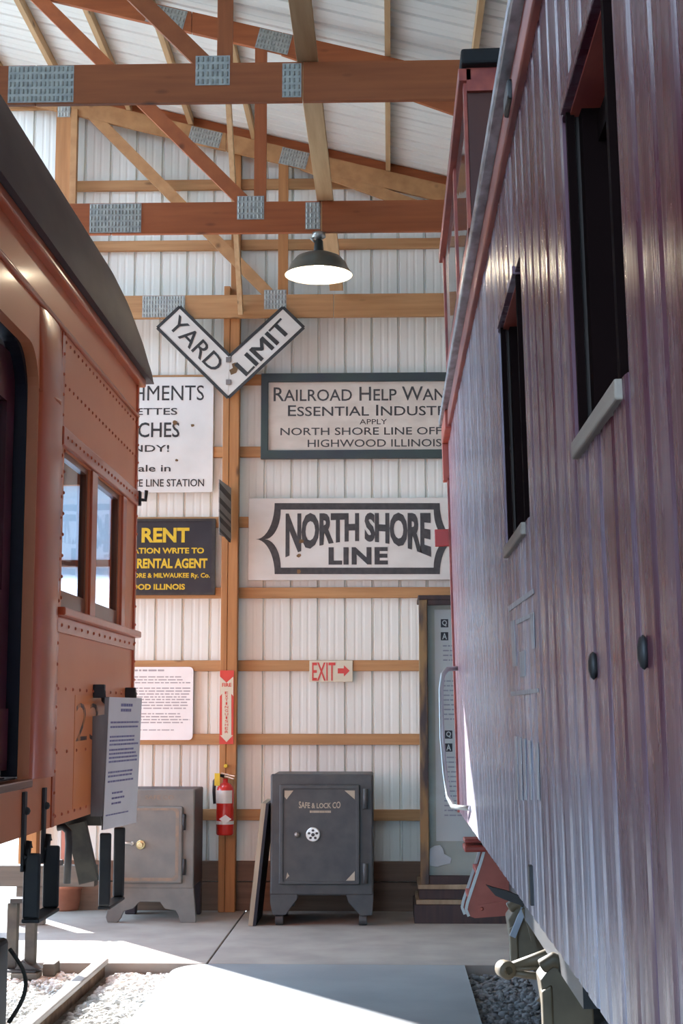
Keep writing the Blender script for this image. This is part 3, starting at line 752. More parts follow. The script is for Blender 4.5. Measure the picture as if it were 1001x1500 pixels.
# rounded white information placard
s = sign_root('white rounded placard of small print on girts, behind the orange car', 215, 1084, name='information_placard', cat='placard')
X0, X1, Z0, Z1 = rect(140, 283, 977, 1084, SY)
R_ = .035; pts = []
for cx, cz, a0 in ((X1 - R_, Z1 - R_, 0), (X0 + R_, Z1 - R_, 90), (X0 + R_, Z0 + R_, 180), (X1 - R_, Z0 + R_, 270)):
    for k in range(6): a = math.radians(a0 + k * 18); pts.append((cx + R_ * math.cos(a), SY - .001, cz + R_ * math.sin(a)))
MB().prism(pts, (0, -.006, 0)).build('panel', G['paper'], s)
rows = [(.94, .025, .3, .7)] + [(b, .016, .05, .97) for b in (.855, .815, .775, .70, .66, .62, .58, .545, .505, .465, .425, .35, .31, .27, .23)] + [(.13, .014, .3, .85)]
words(MB(), (X0, SY - .0072, Z0), (X1 - X0, 0, 0), (0, 0, Z1 - Z0), (0, -1, 0), rows, seed=4, t=.0008, ragged=.12).build('small_print', G['greyink'], s)

# ================================================================== PENDANT LAMP
lc = at(467, 403, 10.35)
l = thing('pendant_lamp', 'dark enamel warehouse lamp hanging lit under roof truss', 'lamp', (lc.x, lc.y, CZ0))
ztop = CZ0
R0 = .237
shade = [(.05, .155), (.10, .150), (.155, .125), (.19, .085), (.205, .05), (R0, .0), (R0 + .003, -.002)]
so = MB().lathe(shade, lc, seg=48).build('lamp_shade', G['lampgreen'], l)
inn = [(.045, .150), (.098, .145), (.152, .120), (.186, .082), (.201, .047), (R0 - .002, -.001)]
MB().lathe(inn, lc, seg=48).build('shade_lining', G['lampwhite'], so)
MB().lathe([(0, .275), (.012, .275), (.018, .255), (.03, .245), (.036, .16), (.042, .15), (.05, .148)], lc, seg=24).build('lamp_neck', G['bakelite'], l)
zc = ztop - lc.z
m = MB().lathe([(0, zc), (.045, zc), (.05, zc - .03), (.03, zc - .045), (.012, zc - .05), (.01, .275), (0, .274)], lc, seg=16)
m.tube([lc + Vector((-.03, -.01, zc - .035)), lc + Vector((-.05, -.02, zc - .05)), lc + Vector((-.03, -.02, zc - .07))], .008, 8)
m.build('ceiling_box', G['galv'], l)
MB().ball(lc + Vector((0, 0, .075)), .034, 16, (1, 1, 1.35)).build('light_bulb', G['bulb'], l)
ld = bpy.data.lights.new('lamp_glow', 'POINT'); ld.energy = 12; ld.color = (1, .83, .60); ld.shadow_soft_size = .03
lo = bpy.data.objects.new('lamp_glow', ld); COL.objects.link(lo); lo.parent = l; lo.location = (0, 0, lc.z - CZ0 + .022)

# ================================================================== SAFES
def disc(mb, c, r, d, ax=(0, -1, 0), seg=28, bev=.004):
    return mb.lathe([(0, 0), (r, 0), (r, d - bev), (r - bev, d), (0, d)], c, ax, seg, smooth=False)

# left safe
Yf = 12.05
xa, xb = at(169, 1240, Yf).x, at(284, 1240, Yf).x
zt_ = at(230, 1156, Yf).z; zbody = at(230, 1300, Yf).z
s = thing('safe', 'grey worn iron safe with tan pinstripes between orange car and wall post', 'safe', ((xa + xb) / 2, Yf + .3, 0))
Yb = 12.62
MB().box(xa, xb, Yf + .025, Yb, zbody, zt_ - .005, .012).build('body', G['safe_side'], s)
fr = MB().box(xa - .004, xb + .002, Yf, Yf + .03, zbody - .01, zt_, .010).build('front_frame', G['safe_grey'], s)
# cast base with bracket feet
def feet_front(xa, xb, ztop, parent, mat, Y0, Y1, flare):
    w_ = xb - xa
    P = [(xa, ztop), (xb, ztop), (xb + .004, ztop - .04), (xb + flare * .35, .03), (xb + flare * .3, .0), (xb - w_ * .16, .0), (xb - w_ * .19, .06), (xb - w_ * .22, .09),
         (xb - w_ * .36, .105), (xb - w_ * .42, .155), (xa + w_ * .32, .155), (xa + w_ * .24, .105), (xa + w_ * .12, .085), (xa + w_ * .08, .03), (xa + w_ * .04, 0), (xa - flare * .8, 0), (xa - flare, .04), (xa - flare * .8, .10), (xa - .01, .16)]
    return MB().prism([(x, Y0, z) for x, z in P], (0, Y1 - Y0, 0)).build('bracket_base', mat, parent, bevel=.004)
feet_front(xa, xb, zbody + .01, s, G['safe_grey'], Yf + .004, Yf + .05, .065)
for x0 in (xa, xb - .09): MB().box(x0, x0 + .09, Yb - .09, Yb, 0, zbody + .01, .01).build('rear_foot', G['safe_side'], s)
dx0, dx1, dz0, dz1 = rect(174, 268, 1181, 1294, Yf)
do = MB().box(dx0, dx1, Yf - .022, Yf + .002, dz0, dz1, .012).build('door', G['safe_grey'], s)
def rrect(x0, x1, z0, z1, r, Y):
    pts = []
    for cx, cz, a0 in ((x1 - r, z1 - r, 0), (x0 + r, z1 - r, 90), (x0 + r, z0 + r, 180), (x1 - r, z0 + r, 270)):
        for k in range(5): a = math.radians(a0 + k * 22.5); pts.append((cx + r * math.cos(a), Y, cz + r * math.sin(a)))
    return pts
MB().ring(rrect(dx0 + .012, dx1 - .03, dz0 + .02, dz1 - .012, .03, Yf - .0225), rrect(dx0 + .03, dx1 - .055, dz0 + .045, dz1 - .03, .03, Yf - .0225), (0, -.0015, 0)).build('pinstripe', G['safe_tan'], do)
ql = at(207, 1237, Yf)
m = MB(); disc(m, (ql.x, Yf - .022, ql.z), .036, .012); disc(m, (ql.x, Yf - .034, ql.z), .022, .03); m.build('combination_dial', G['brass'], do)
qh = at(191, 1235, Yf)
m = MB(); disc(m, (qh.x + .02, Yf - .022, qh.z), .014, .03); m.tube([(qh.x + .02, Yf - .05, qh.z), (qh.x - .03, Yf - .055, qh.z + .006), (qh.x - .06, Yf - .05, qh.z)], [.011, .008, .010], 10); m.build('door_handle', G['nickel'], do)
for py in (1204, 1269.5):
    q = at(270, py, Yf); MB().tube([(q.x, Yf - .014, q.z - .06), (q.x, Yf - .014, q.z + .06)], .013, 12).build('hinge', G['black_iron'], s)
m = MB(); wtext(m, 'SAFE CO.', 213, 257, 1165, 1171, Yf - .0005); m.build('lettering', G['safe_tan'], s)

# right safe
Yf = 11.90
xa, xb = at(396, 1240, Yf).x, at(547, 1240, Yf).x
zt_ = at(470, 1134, Yf).z; zbody = at(470, 1312, Yf).z
s = thing('safe', 'large charcoal safe with gilt lettering and white dial on castors', 'safe', ((xa + xb) / 2, Yf + .35, 0))
Yb = Yf + .68
MB().box(xa + .006, xb - .004, Yf + .05, Yb, zbody, zt_ - .004, .014).build('body', G['safe_dark'], s)
MB().box(xa, xb, Yf, Yf + .055, zbody, zt_, .014).build('front_frame', G['safe_dark'], s)
dx0, dx1, dz0, dz1 = rect(409, 528, 1149, 1296, Yf)
do = MB().box(dx0, dx1, Yf - .02, Yf + .002, dz0, dz1, .012).build('door', G['safe_dark'], s)
e0, e1, f0, f1 = rect(415, 522, 1155, 1291, Yf)
MB().ring(rrect(dx0 + .008, dx1 - .008, dz0 + .008, dz1 - .008, .012, Yf - .019), rrect(e0, e1, f0, f1, .012, Yf - .019), (0, -.012, 0)).build('door_moulding', G['safe_dark'], do, bevel=.003)
m = MB()
for tri in ([(417, 1158), (430, 1158), (420, 1171), (417, 1167)], [(505, 1158), (520, 1158), (520, 1171)], [(520, 1276), (520, 1290), (507, 1290)], [(421, 1278), (424, 1283), (419, 1288)]):
    m.prism(quad(tri, Yf - .0205), (0, -.0015, 0))
m.build('corner_ornament', G['gilt'], do)
def smile(a, b): return a, b * .72 + .28 * (2 * a - 1) ** 2 * b + .0 * a
m = MB(); wtext(m, 'SAFE & LOCK CO', 438, 499, 1173.5, 1184, Yf - .0205, bold=.02, warp=smile)
m.build('lettering', G['gilt'], do); m = MB()
X0, X1, Z0, Z1 = rect(454, 485, 1187, 1191, Yf - .0205)
words(m, (X0, Yf - .0205, Z0), (X1 - X0, 0, 0), (0, 0, Z1 - Z0), (0, -1, 0), [(.1, .8, 0, 1)], seed=2, ragged=.02)
m.build('lettering', G['gilt'], do)
ql = at(459, 1222, Yf)
m = MB(); disc(m, (ql.x, Yf - .02, ql.z), .054, .016, bev=.006); dl = m.build('combination_dial', G['nickel'], do)
m = MB(); disc(m, (ql.x, Yf - .0365, ql.z), .013, .02)
for k in range(5):
    a = math.radians(90 + 72 * k); c = Vector((ql.x + .031 * math.cos(a), Yf - .0365, ql.z + .031 * math.sin(a)))
    m.prism([c + Vector((.012 * math.cos(t), 0, .010 * math.sin(t))) for t in [i * 1.047 for i in range(6)]], (0, -.001, 0))
m.build('dial_pattern', G['soft_black'], dl)
qh = at(436, 1222, Yf); m = MB(); disc(m, (qh.x, Yf - .02, qh.z), .018, .02); m.ball((qh.x, Yf - .055, qh.z), .022, 12); m.build('door_handle', G['tin'], do)
for py in (1170, 1279):
    q = at(535.5, py, Yf); h = MB().tube([(q.x, Yf - .02, q.z - .075), (q.x, Yf - .02, q.z + .075)], .02, 14); h.box(q.x - .04, q.x + .02, Yf - .006, Yf + .002, q.z - .07, q.z + .07); h.build('hinge', G['safe_dark'], s)
zl = zbody
for i, (x0, x1) in enumerate(((xa, xa + .21), (xb - .21, xb))):
    P = [(x0, zl + .01), (x1, zl + .01), (x1, zl - .03), (x1 - .02 if i == 0 else x1, zl - .05), (x1 - .09 if i == 0 else x1 - .01, .08), (x0 + .02 if i == 0 else x0 + .11, .08), (x0 if i == 0 else x0 + .02, zl - .05)]
    MB().prism([(x, Yf + .004, z) for x, z in P], (0, .12, 0)).build('bracket_foot', G['safe_dark'], s, bevel=.004)
for x0 in (xa + .02, xb - .15): MB().box(x0, x0 + .13, Yb - .13, Yb - .01, .08, zl + .01).build('rear_foot', G['safe_dark'], s)
for x in (xa + .07, xb - .08):
    for y in (Yf + .06, Yb - .08):
        c = MB(); disc(c, (x - .03, y, .045), .045, .06, (1, 0, 0), 20); c.build('castor_wheel', G['safe_dark'], s)

# leaning framed board beside the right safe
b0 = at(364, 1346, Z=0.0); Y0, Y1 = 11.88, 12.5
bx = at(364, 1346, 11.9).x; tx = at(392, 1177, 11.9).x - .045; tz_ = at(392, 1177, 11.9).z
s = thing('framed_board', 'thin framed board on edge leaning against the charcoal safe', 'board', (bx, 12.2, 0))
d = Vector((tx - bx, 0, tz_)).normalized(); nn = Vector((d.z, 0, -d.x))
Lg = math.hypot(tx - bx, tz_); o0 = Vector((bx, Y0, .004))
def slab(y0, y1, a0, a1, t0, t1):
    q = [Vector((bx, 0, .004)) + d * a + nn * t for a, t in ((a0, t0), (a1, t0), (a1, t1), (a0, t1))]
    return MB().prism([Vector((v.x, y0, v.z)) for v in q], (0, y1 - y0, 0))
fm = slab(Y0, Y0 + .04, 0, Lg, 0, .035); a2 = slab(Y1 - .04, Y1, 0, Lg, 0, .035); fm.add(a2.v, a2.f)
a3 = slab(Y0 + .04, Y1 - .04, 0, .04, 0, .035); fm.add(a3.v, a3.f); a4 = slab(Y0 + .04, Y1 - .04, Lg - .04, Lg, 0, .035); fm.add(a4.v, a4.f)
fm.build('frame', G['boardedge'], s)
slab(Y0 + .0, Y1, .0, Lg, .0352, .058).build('back_panel', G['boardback'], s)
slab(Y0 + .04, Y1 - .04, .04, Lg - .04, .012, .034).build('face_panel', G['plywood'], s)

# ================================================================== DISPLAY CABINET
Yf = 12.12; Yb = 12.70
cx0, cx1 = at(615, 1100, Yf).x, 1.25
ctop = at(650, 873, Yf).z
s = thing('display_cabinet', 'tall dark wooden glazed cabinet with question posters beside the caboose', 'cabinet', ((cx0 + cx1) / 2, (Yf + Yb) / 2, 0))
pz = at(650, 1296, Yf).z
MB().box(cx0 + .012, cx0 + .035, Yf + .05, Yb, pz, ctop - .03).build('side_panel', G['cabside'], s)
MB().box(cx1 - .03, cx1 - .01, Yf + .05, Yb, pz, ctop - .03).build('side_panel', G['cabside'], s)
MB().box(cx0 - .005, cx1, Yf, Yb, ctop - .03, ctop + .008, .006).build('top', G['cabwood'], s)
MB().box(cx0 + .03, cx1 - .03, Yb - .02, Yb, pz, ctop - .03).build('back_panel', G['mat'], s)
do = MB().box(cx0, cx0 + .068, Yf - .005, Yf + .05, pz, ctop - .03, .006).build('front_stile', G['cabworn'], s)
MB().box(cx1 - .068, cx1, Yf - .005, Yf + .05, pz, ctop - .03, .006).build('front_stile', G['cabworn'], s)
zr0 = at(650, 886, Yf).z
MB().box(cx0 + .068, cx1 - .068, Yf, Yf + .05, zr0, ctop - .03, .005).build('top_rail', G['cabwood'], s)
zr1 = at(650, 1283, Yf).z
MB().box(cx0 + .068, cx1 - .068, Yf, Yf + .05, pz, zr1, .005).build('bottom_rail', G['cabwood'], s)
# stepped plinth
q = [at(650, y, Yf - .02).z for y in (1296, 1303, 1318, 1325)]
for i, (z1, z0, dd, mt) in enumerate(((q[0], q[1], .02, 'cabside'), (q[1], q[2], .012, 'cabwood'), (q[2], q[3], .035, 'cabside'), (q[3], 0.0, .05, 'cabwood'))):
    MB().box(cx0 - dd, cx1 + dd, Yf - dd, Yb, z0 + (.001 if i < 3 else 0), z1, .004).build('plinth_step', G[mt], s)
MB().box(cx0 + .03, cx1 - .03, Yf + .051, Yf + .058, zr1 - .02, zr0 + .02).build('backing_board', G['mat'], s)
MB().box(cx0 + .066, cx1 - .066, Yf + .012, Yf + .016, zr1 - .005, zr0 + .005).build('glass_pane', G['glass'], s)
Yp = Yf + .050
X0, X1, Z0, Z1 = rect(638, 760, 893, 1232, Yp)
po = MB().box(X0, X1, Yp - .003, Yp, Z0, Z1).build('poster', G['poster'], s)
Yt = Yp - .0035
m = MB(); lt = MB()
for (py, ch) in ((913, 'Q'), (932, 'A'), (1076, 'Q'), (1095, 'A')):
    xx = 646 if py < 1000 else 652
    a0, a1, c0, c1 = rect(xx, xx + 11, py - 6, py + 6, Yt); m.box(a0, a1, Yt - .0015, Yt, c0, c1)
    wtext(lt, ch, xx + 2, xx + 9, py - 4.5, py + 4.5, Yt - .002, bold=.02)
m.build('letter_badge', G['soft_black'], po); lt.build('badge_letter', G['poster'], po)
rows = []
for py in list(range(948, 970, 7)) + list(range(1000, 1060, 7)) + list(range(1112, 1200, 7)):
    rows.append(((1232 - py) / 339.0, .006, .1, .9))
words(MB(), (X0, Yt, Z0), (X1 - X0, 0, 0), (0, 0, Z1 - Z0), (0, -1, 0), rows, seed=9, t=.0008).build('small_print', G['greyink'], po)
pts = [(630, 1243), (637, 1239), (645, 1238), (650, 1244), (651, 1251), (657, 1254), (662, 1257), (660, 1265), (650, 1267), (640, 1270), (630, 1268), (629, 1258)]
tag(MB().prism(quad(pts, Yf + .045), (0, -.012, 0)).build('paper_scrap', G['rag'], None, bevel=.004), 'crumpled white paper scrap low behind the cabinet glass', 'paper')

# ================================================================== FIRE EXTINGUISHER
c = at(329.5, 1223, 12.58); ez0 = c.z; ez1 = at(329.5, 1146, 12.58).z; R_ = .072
s = thing('fire_extinguisher', 'red fire extinguisher hanging on the wall post', 'fire extinguisher', (c.x, 12.58, ez0))
Hh = ez1 - ez0
MB().lathe([(0, 0), (R_ * .9, 0), (R_, .012), (R_, Hh - .07), (R_ * .9, Hh - .035), (R_ * .55, Hh - .008), (.022, Hh), (.022, Hh + .03), (0, Hh + .03)], (c.x, 12.58, ez0), seg=32).build('cylinder', G['extred'], s)
def wrap(z0, z1, a0, a1, mat, nm, par):
    vs, fs = [], []; n = 14
    for i in range(n + 1):
        a = math.radians(a0 + (a1 - a0) * i / n); x, y = math.cos(a), math.sin(a)
        for zz in (z0, z1):
            for rr in (R_ + .0006, R_ + .0018): vs.append((c.x + x * rr, 12.58 + y * rr, zz))
    for i in range(n):
        b = 4 * i
        fs += [(b + 1, b + 5, b + 7, b + 3), (b, b + 2, b + 6, b + 4), (b, b + 4, b + 5, b + 1), (b + 2, b + 3, b + 7, b + 6)]
    return MB().add(vs, fs).build(nm, mat, par)
zz = lambda y: at(329.5, y, 12.51).z
la = wrap(zz(1177), zz(1158), 200, 325, G['white_enamel'], 'label', s)
a0, a1, b0_, b1_ = rect(318, 338, 1159, 1176, 12.503)
wrap(zz(1208), zz(1203), 190, 350, G['white_enamel'], 'label_band', s)
q = at(330, 1200, 12.504)
MB().prism([(q.x + .05 * math.cos(t), 12.5045, q.z + .035 * math.sin(t)) for t in (0, math.pi / 2, math.pi, -math.pi / 2)], (0, .006, 0)).build('label_diamond', G['white_enamel'], s)
top = Vector((c.x, 12.58, ez1 + .03))
m = MB().tube([top, top + Vector((0, 0, .04))], .02, 14); m.build('valve', G['brass'], s)
m = MB(); m.beam(top + Vector((-.03, -.01, .045)), top + Vector((.08, -.03, .02)), .02, .008, side=(0, 1, 0)); m.beam(top + Vector((-.03, -.01, .03)), top + Vector((.07, -.03, .0)), .02, .008, side=(0, 1, 0)); m.build('squeeze_handle', G['galv'], s)
m = MB().tube([top + Vector((-.01, -.02, .02)), top + Vector((-.05, -.03, .03)), top + Vector((-.085, -.03, -.02)), top + Vector((-.09, -.02, -.10)), top + Vector((-.085, -.01, -.2))], [.014, .016, .016, .013, .012], 10); m.build('hose', G['black_iron'], s)
q = at(318, 1140, 12.52); m = MB(); m.box(q.x - .02, q.x + .025, 12.515, 12.522, q.z - .06, q.z + .04, .003); m.build('inspection_tag', G['yellow'], s)
q = at(331, 1122, 12.66); disc(MB(), (q.x, 12.676, q.z), .016, .03).build('hanger_knob', G['yellow'], s)
MB().box(c.x - .03, c.x + .03, 12.645, 12.677, ez0 + .1, ez0 + .2).build('wall_bracket', G['black_iron'], s)

# ================================================================== FLOWER TUB AND POLE
q = at(91, 1336, Z=0.0); qx = at(88, 1320, q.y).x
o = MB().lathe([(0, 0), (.125, 0), (.135, .02), (.150, .17), (.162, .175), (.162, .215), (.145, .215), (.14, .17), (0, .165)], (qx, q.y + .16, 0), seg=32).build('planter', G['terracotta'])
tag(o, 'round terracotta tub on the floor under the orange car', 'planter')
s = thing('marker_pole', 'thin salmon and white pole standing in the terracotta tub', 'pole', (qx - .03, q.y + .16, .17))
MB().box(qx - .03, qx + .02, q.y + .135, q.y + .185, .17, 1.5, .004).build('pole', G['salmon'], s)
MB().box(qx - .062, qx - .031, q.y + .135, q.y + .185, .17, 1.5, .004).build('white_strip', G['white_enamel'], s)

# ================================================================== ORANGE INTERURBAN CAR
CX = -1.55; CE = 9.2; CS = 2.6; CB = 1.085; EAVE = 3.66; CW = 2.75; XF = CX - CW
def cy(px, py=900): return at(px, py, X=CX).y
car = thing('interurban_car', 'orange riveted interurban railway car with dark arched roof', 'railway car', (CX - CW / 2, 5, 0))
T = .05
YP0, YP1 = cy(51, 800), cy(84, 800)          # door post
W = [(cy(91, 800), cy(129.5, 800)), (cy(138.5, 800), cy(176, 800))]
WZ0, WZ1 = 2.09, 2.85
DO0, DO1, DZ0, DZ1 = 5.35, YP0, 1.33, 3.20     # doorway
m = MB()
m.box(CX - T, CX, YP0, CE, CB, WZ0); m.box(CX - T, CX, YP0, CE, WZ1, EAVE)
m.box(CX - T, CX, YP0, W[0][0], WZ0, WZ1); m.box(CX - T, CX, W[0][1], W[1][0], WZ0, WZ1); m.box(CX - T, CX, W[1][1], CE, WZ0, WZ1)
m.box(CX - T, CX, DO0, YP0, CB, DZ0 - .045); m.box(CX - T, CX, DO0, YP0, DZ1, EAVE)
# rounded doorway corner
P = [(CX, DO1, DZ1)]
for k in range(9): a = math.radians(90 * k / 8); P.append((CX, DO1 - .2 + .2 * math.cos(math.radians(90) - a), DZ1 - .2 + .2 * math.sin(math.radians(90) - a)))
m.prism(P, (-T, 0, 0))
m.box(CX - T, CX, CS, DO0, CB, EAVE)
m.build('side_panel', G['orange'], car)
MB().box(XF, XF + T, CS, CE, CB, EAVE).build('far_side_panel', G['orange'], car)
m = MB().box(XF + T, CX - T, CE - T, CE, CB, 2.02); m.box(XF + T, CX - T, CE - T, CE, 2.98, EAVE); m.box(XF + T, XF + .16, CE - T, CE, 2.02, 2.98); m.box(CX - .14, CX - T, CE - T, CE, 2.02, 2.98); m.box(CX - .95, CX - .80, CE - T, CE, 2.02, 2.98); m.box(CX - 1.95, CX - 1.8, CE - T, CE, 2.02, 2.98); m.box(CX - .80, CX - .14, CE - T, CE, 2.48, 2.52)
m.box(XF, CX, CS, CS + T, CB, EAVE)
m.build('end_panel', G['orange'], car)
MB().box(XF + T, CX - T, CS + T, CE - T, 1.2, 1.29).build('car_floor', G['interior'], car)
MB().box(XF + T, CX - T, CS + T, CE - T, 3.5, 3.54).build('car_ceiling', G['interior'], car)
for xa, xb in ((CX - .79, CX - .145), (CX - 1.79, CX - .955)):
    MB().box(xa, xb, CE - .03, CE - .024, 2.025, 2.975).build('added_end_pane', G['milk_glass'], car)  # milky panes added so the side windows look pale and bright
# roof: elliptical arch rounded down at the end
vs, fs = [], []; NA, NY = 28, 34; A, B = CW / 2 + .075, .98; xc = CX - CW / 2
ys = [CS - .1 + (8.45 - CS + .1) * k / 14 for k in range(15)] + [8.45 + .93 * math.sin(math.radians(90 * k / 16)) for k in range(1, 17)]
for y in ys:
    t = max(0, (y - 8.45) / .93); f = math.sqrt(max(0, 1 - t * t)); bb = .02 + B * (.10 + .90 * f)
    for k in range(NA + 1):
        a = math.pi * k / NA; ca, sa = math.cos(a), math.sin(a)
        vs.append((xc + A * (abs(ca) ** .8) * (1 if ca > 0 else -1), y, EAVE - .01 + bb * sa ** .9))
for i in range(len(ys) - 1):
    for k in range(NA): a = i * (NA + 1) + k; fs.append((a, a + 1, a + NA + 2, a + NA + 1))
m = MB().add(vs, fs, True)
n0 = (len(ys) - 1) * (NA + 1); m.f.append(tuple(range(n0, n0 + NA + 1))); m.sm.append(False)
m.f.append(tuple(reversed(range(0, NA + 1)))); m.sm.append(False)
# soffit
m.box(xc - A, xc + A, CS - .1, CE + .17, EAVE - .012, EAVE - .002)
ro = m.build('roof', G['carroof'], car)
m = MB().box(CX - .005, CX + .045, CS, CE + .05, EAVE - .06, EAVE - .012, .008); m.build('eave_moulding', G['orange_trim'], car)
# mouldings
m = MB().tube([(CX + .004, CS, 3.42), (CX + .004, CE, 3.41)], .014, 8); m.build('letterboard_bead', G['orange_trim'], car)
m = MB().box(CX - .002, CX + .02, YP1, CE, WZ1 + .005, WZ1 + .095, .006); m.build('window_header', G['orange_trim'], car)
m = MB().box(CX - .002, CX + .05, YP1 - .02, CE + .004, WZ0 - .04, WZ0, .008); m.box(CX - .002, CX + .012, YP1, CE, WZ0 - .115, WZ0 - .04, .003); m.build('belt_rail', G['orange_trim'], car)
MB().box(CX - .002, CX + .014, W[0][1] + .012, W[1][0] - .012, WZ0, WZ1, .004).build('window_mullion', G['orange_trim'], car); MB().box(CX - .002, CX + .014, W[1][1] + .01, W[1][1] + .12, WZ0, WZ1, .004).build('window_mullion', G['orange_trim'], car)
m = MB().box(CX - .02, CX + .012, CE - .03, CE + .012, CB, EAVE - .06, .004); m.build('corner_angle', G['orange_trim'], car)
for (a, b) in W:
    m = MB(); y0, y1 = a, b; d0, d1 = CX - .045, CX - .012
    m.box(d0, d1, y0, y0 + .035, WZ0, WZ1); m.box(d0, d1, y1 - .035, y1, WZ0, WZ1); m.box(d0, d1, y0 + .035, y1 - .035, WZ0, WZ0 + .09); m.box(d0, d1, y0 + .035, y1 - .035, WZ1 - .03, WZ1)
    wo = m.build('window_sash', G['sash'], car)
    MB().box(CX - .032, CX - .027, y0 + .034, y1 - .034, WZ0 + .089, WZ1 - .029).build('window_pane', G['glass'], wo)
# half-round door post flaring into the letterboard
ym = (YP0 + YP1) / 2; hw = (YP1 - YP0) / 2
vs, fs = [], []; zs = [CB + .235, 2.9, 3.0, 3.1, 3.2, 3.28, 3.34, 3.40]
for z in zs:
    fl = max(0, (z - 3.05) / .35) ** 2
    for k in range(13):
        a = math.pi * k / 12
        vs.append((CX - .01 + (.05 - .03 * fl) * math.sin(a), ym - math.cos(a) * hw - (.06 * fl if k < 6 else 0), z))
for i in range(len(zs) - 1):
    for k in range(12): a = 13 * i + k; fs.append((a, a + 1, a + 14, a + 13))
m = MB().add(vs, fs, True); m.box(CX - .002, CX + .006, YP1 - .01, YP1 + .05, CB, 3.4)
m.tube([(CX + .0, ym - hw, 3.02), (CX + .045, ym, 3.015), (CX + .0, ym + hw, 3.01)], .008, 6)
m.build('door_post', G['orange_trim'], car)
# doorway: seal, door, tread
dx = CX - .09
m = MB(); m.box(dx - .03, CX - T - .001, DO1 - .005, DO1 + .05, DZ0, DZ1 + .02); m.box(dx - .03, CX - T - .001, DO0, DO1, DZ1 - .0, DZ1 + .05)
P = [(CX - T - .002, DO1 - .004, DZ1 + .01)]
for k in range(9): a = math.radians(90 * k / 8); P.append((CX - T - .002, DO1 - .26 + .255 * math.sin(a), DZ1 - .26 + .255 * math.cos(a)))
m.prism(P, (-.06, 0, 0)); m.build('door_seal', G['navy'], car)
dy0, dy1 = 5.5, DO1 - .03; dz0, dz1 = 1.40, 3.16
m = MB(); st = .13
m.box(dx - .05, dx - .01, dy0, dy0 + st, dz0, dz1); m.box(dx - .05, dx - .01, dy1 - st, dy1, dz0, dz1); m.box(dx - .05, dx - .01, dy0 + st, dy1 - st, dz0, 2.12); m.box(dx - .05, dx - .01, dy0 + st, dy1 - st, dz1 - .22, dz1)
m.box(dx - .01, dx + .004, dy1 - .18, dy1 - .01, dz0, 1.62); m.box(dx - .012, dx + .002, dy0, dy1 - .005, 1.36, 1.48)
do = m.build('vestibule_door', G['maroon'], car)
MB().box(dx - .034, dx - .028, dy0 + st - .003, dy1 - st + .003, 2.119, dz1 - .219).build('door_pane', G['glass'], do)
m = MB().box(CX - .5, CX + .012, DO0, DO1 + .03, DZ0 - .045, DZ0 - .01, .006); m.build('step_tread', G['sash'], car)
m = MB()
for k in range(6): m.box(CX - .30 + k * .045, CX - .285 + k * .045, DO0, DO1, DZ0 - .011, DZ0 - .004)
m.build('tread_ridges', G['black_iron'], car)
# rivets
m = MB()
def rivet(y, z, x=CX + .001, r=.0095): m.lathe([(r, 0), (r * .8, r * .45), (r * .35, r * .7), (0, r * .75)], (x, y, z), (1, 0, 0), 7)
def row(z, y0, y1, n, x=CX + .001):
    for k in range(n): rivet(y0 + (y1 - y0) * k / (n - 1), z, x)
row(3.365, YP1 + .08, CE - .05, 22); row(3.155, YP1 + .08, CE - .05, 22); row(2.90, YP1 + .08, CE - .05, 22, CX + .02); row(WZ0 - .08, YP1 + .08, CE - .05, 14, CX + .012)
row(1.715, YP1 + .08, CE - .05, 13); row(1.42, YP1 + .08, CE - .05, 10); row(1.13, YP1 + .08, CE - .05, 15)
for k in range(24): rivet(YP1 + .025, 1.14 + k * .098, CX + .006)
for k in range(8): rivet(YP1 + .1, 2.14 + k * .1)
for k in range(22): rivet(CE - .01, 1.14 + k * .11, CX + .012)
m.build('rivets', G['orange_trim'], car)
# panel seams of the letterboard, fresher paint and car number
m = MB(); p0 = cy(118, 1050); p1 = cy(141, 1050)
m.box(CX, CX + .002, at(108, 1100, X=CX).y, at(150, 1100, X=CX).y, CB + .05, 1.69); m.build('repaint_patch', G['orange_patch'], car)
y0, y1 = at(111, 1055, X=CX).y, at(143, 1055, X=CX).y; z0, z1 = at(120, 1085, X=CX).z, at(120, 1030, X=CX).z
MB().text('23', (CX + .0021, y0, z0), (0, y1 - y0, 0), (0, 0, z1 - z0), (1, 0, 0), t=.001, bold=-.012).build('car_number', G['worn_number'], car)
# grab handle that carries the tin box
ga, gb = at(137, 1013, X=CX + .0), at(184, 1013, X=CX + .0)
gz = 1.68
m = MB()
for y in (ga.y, gb.y): m.box(CX, CX + .06, y - .02, y + .02, gz + .0, gz + .07, .004)
m.tube([(CX + .05, ga.y, gz + .04), (CX + .055, ga.y, gz - .012), (CX + .055, ga.y + .05, gz - .02), (CX + .055, gb.y - .03, gz - .02), (CX + .055, gb.y, gz + .04)], .013, 8)
m.build('grab_handle', G['black_iron'], car)
m = MB().box(CX - .02, CX + .03, CE, CE + .05, 2.86, 2.95, .006); m.tube([(CX + .0, CE + .03, 2.9), (CX + .05, CE + .07, 2.9), (CX + .055, CE + .07, 2.96)], .012, 8); m.build('marker_bracket', G['black_iron'], car)
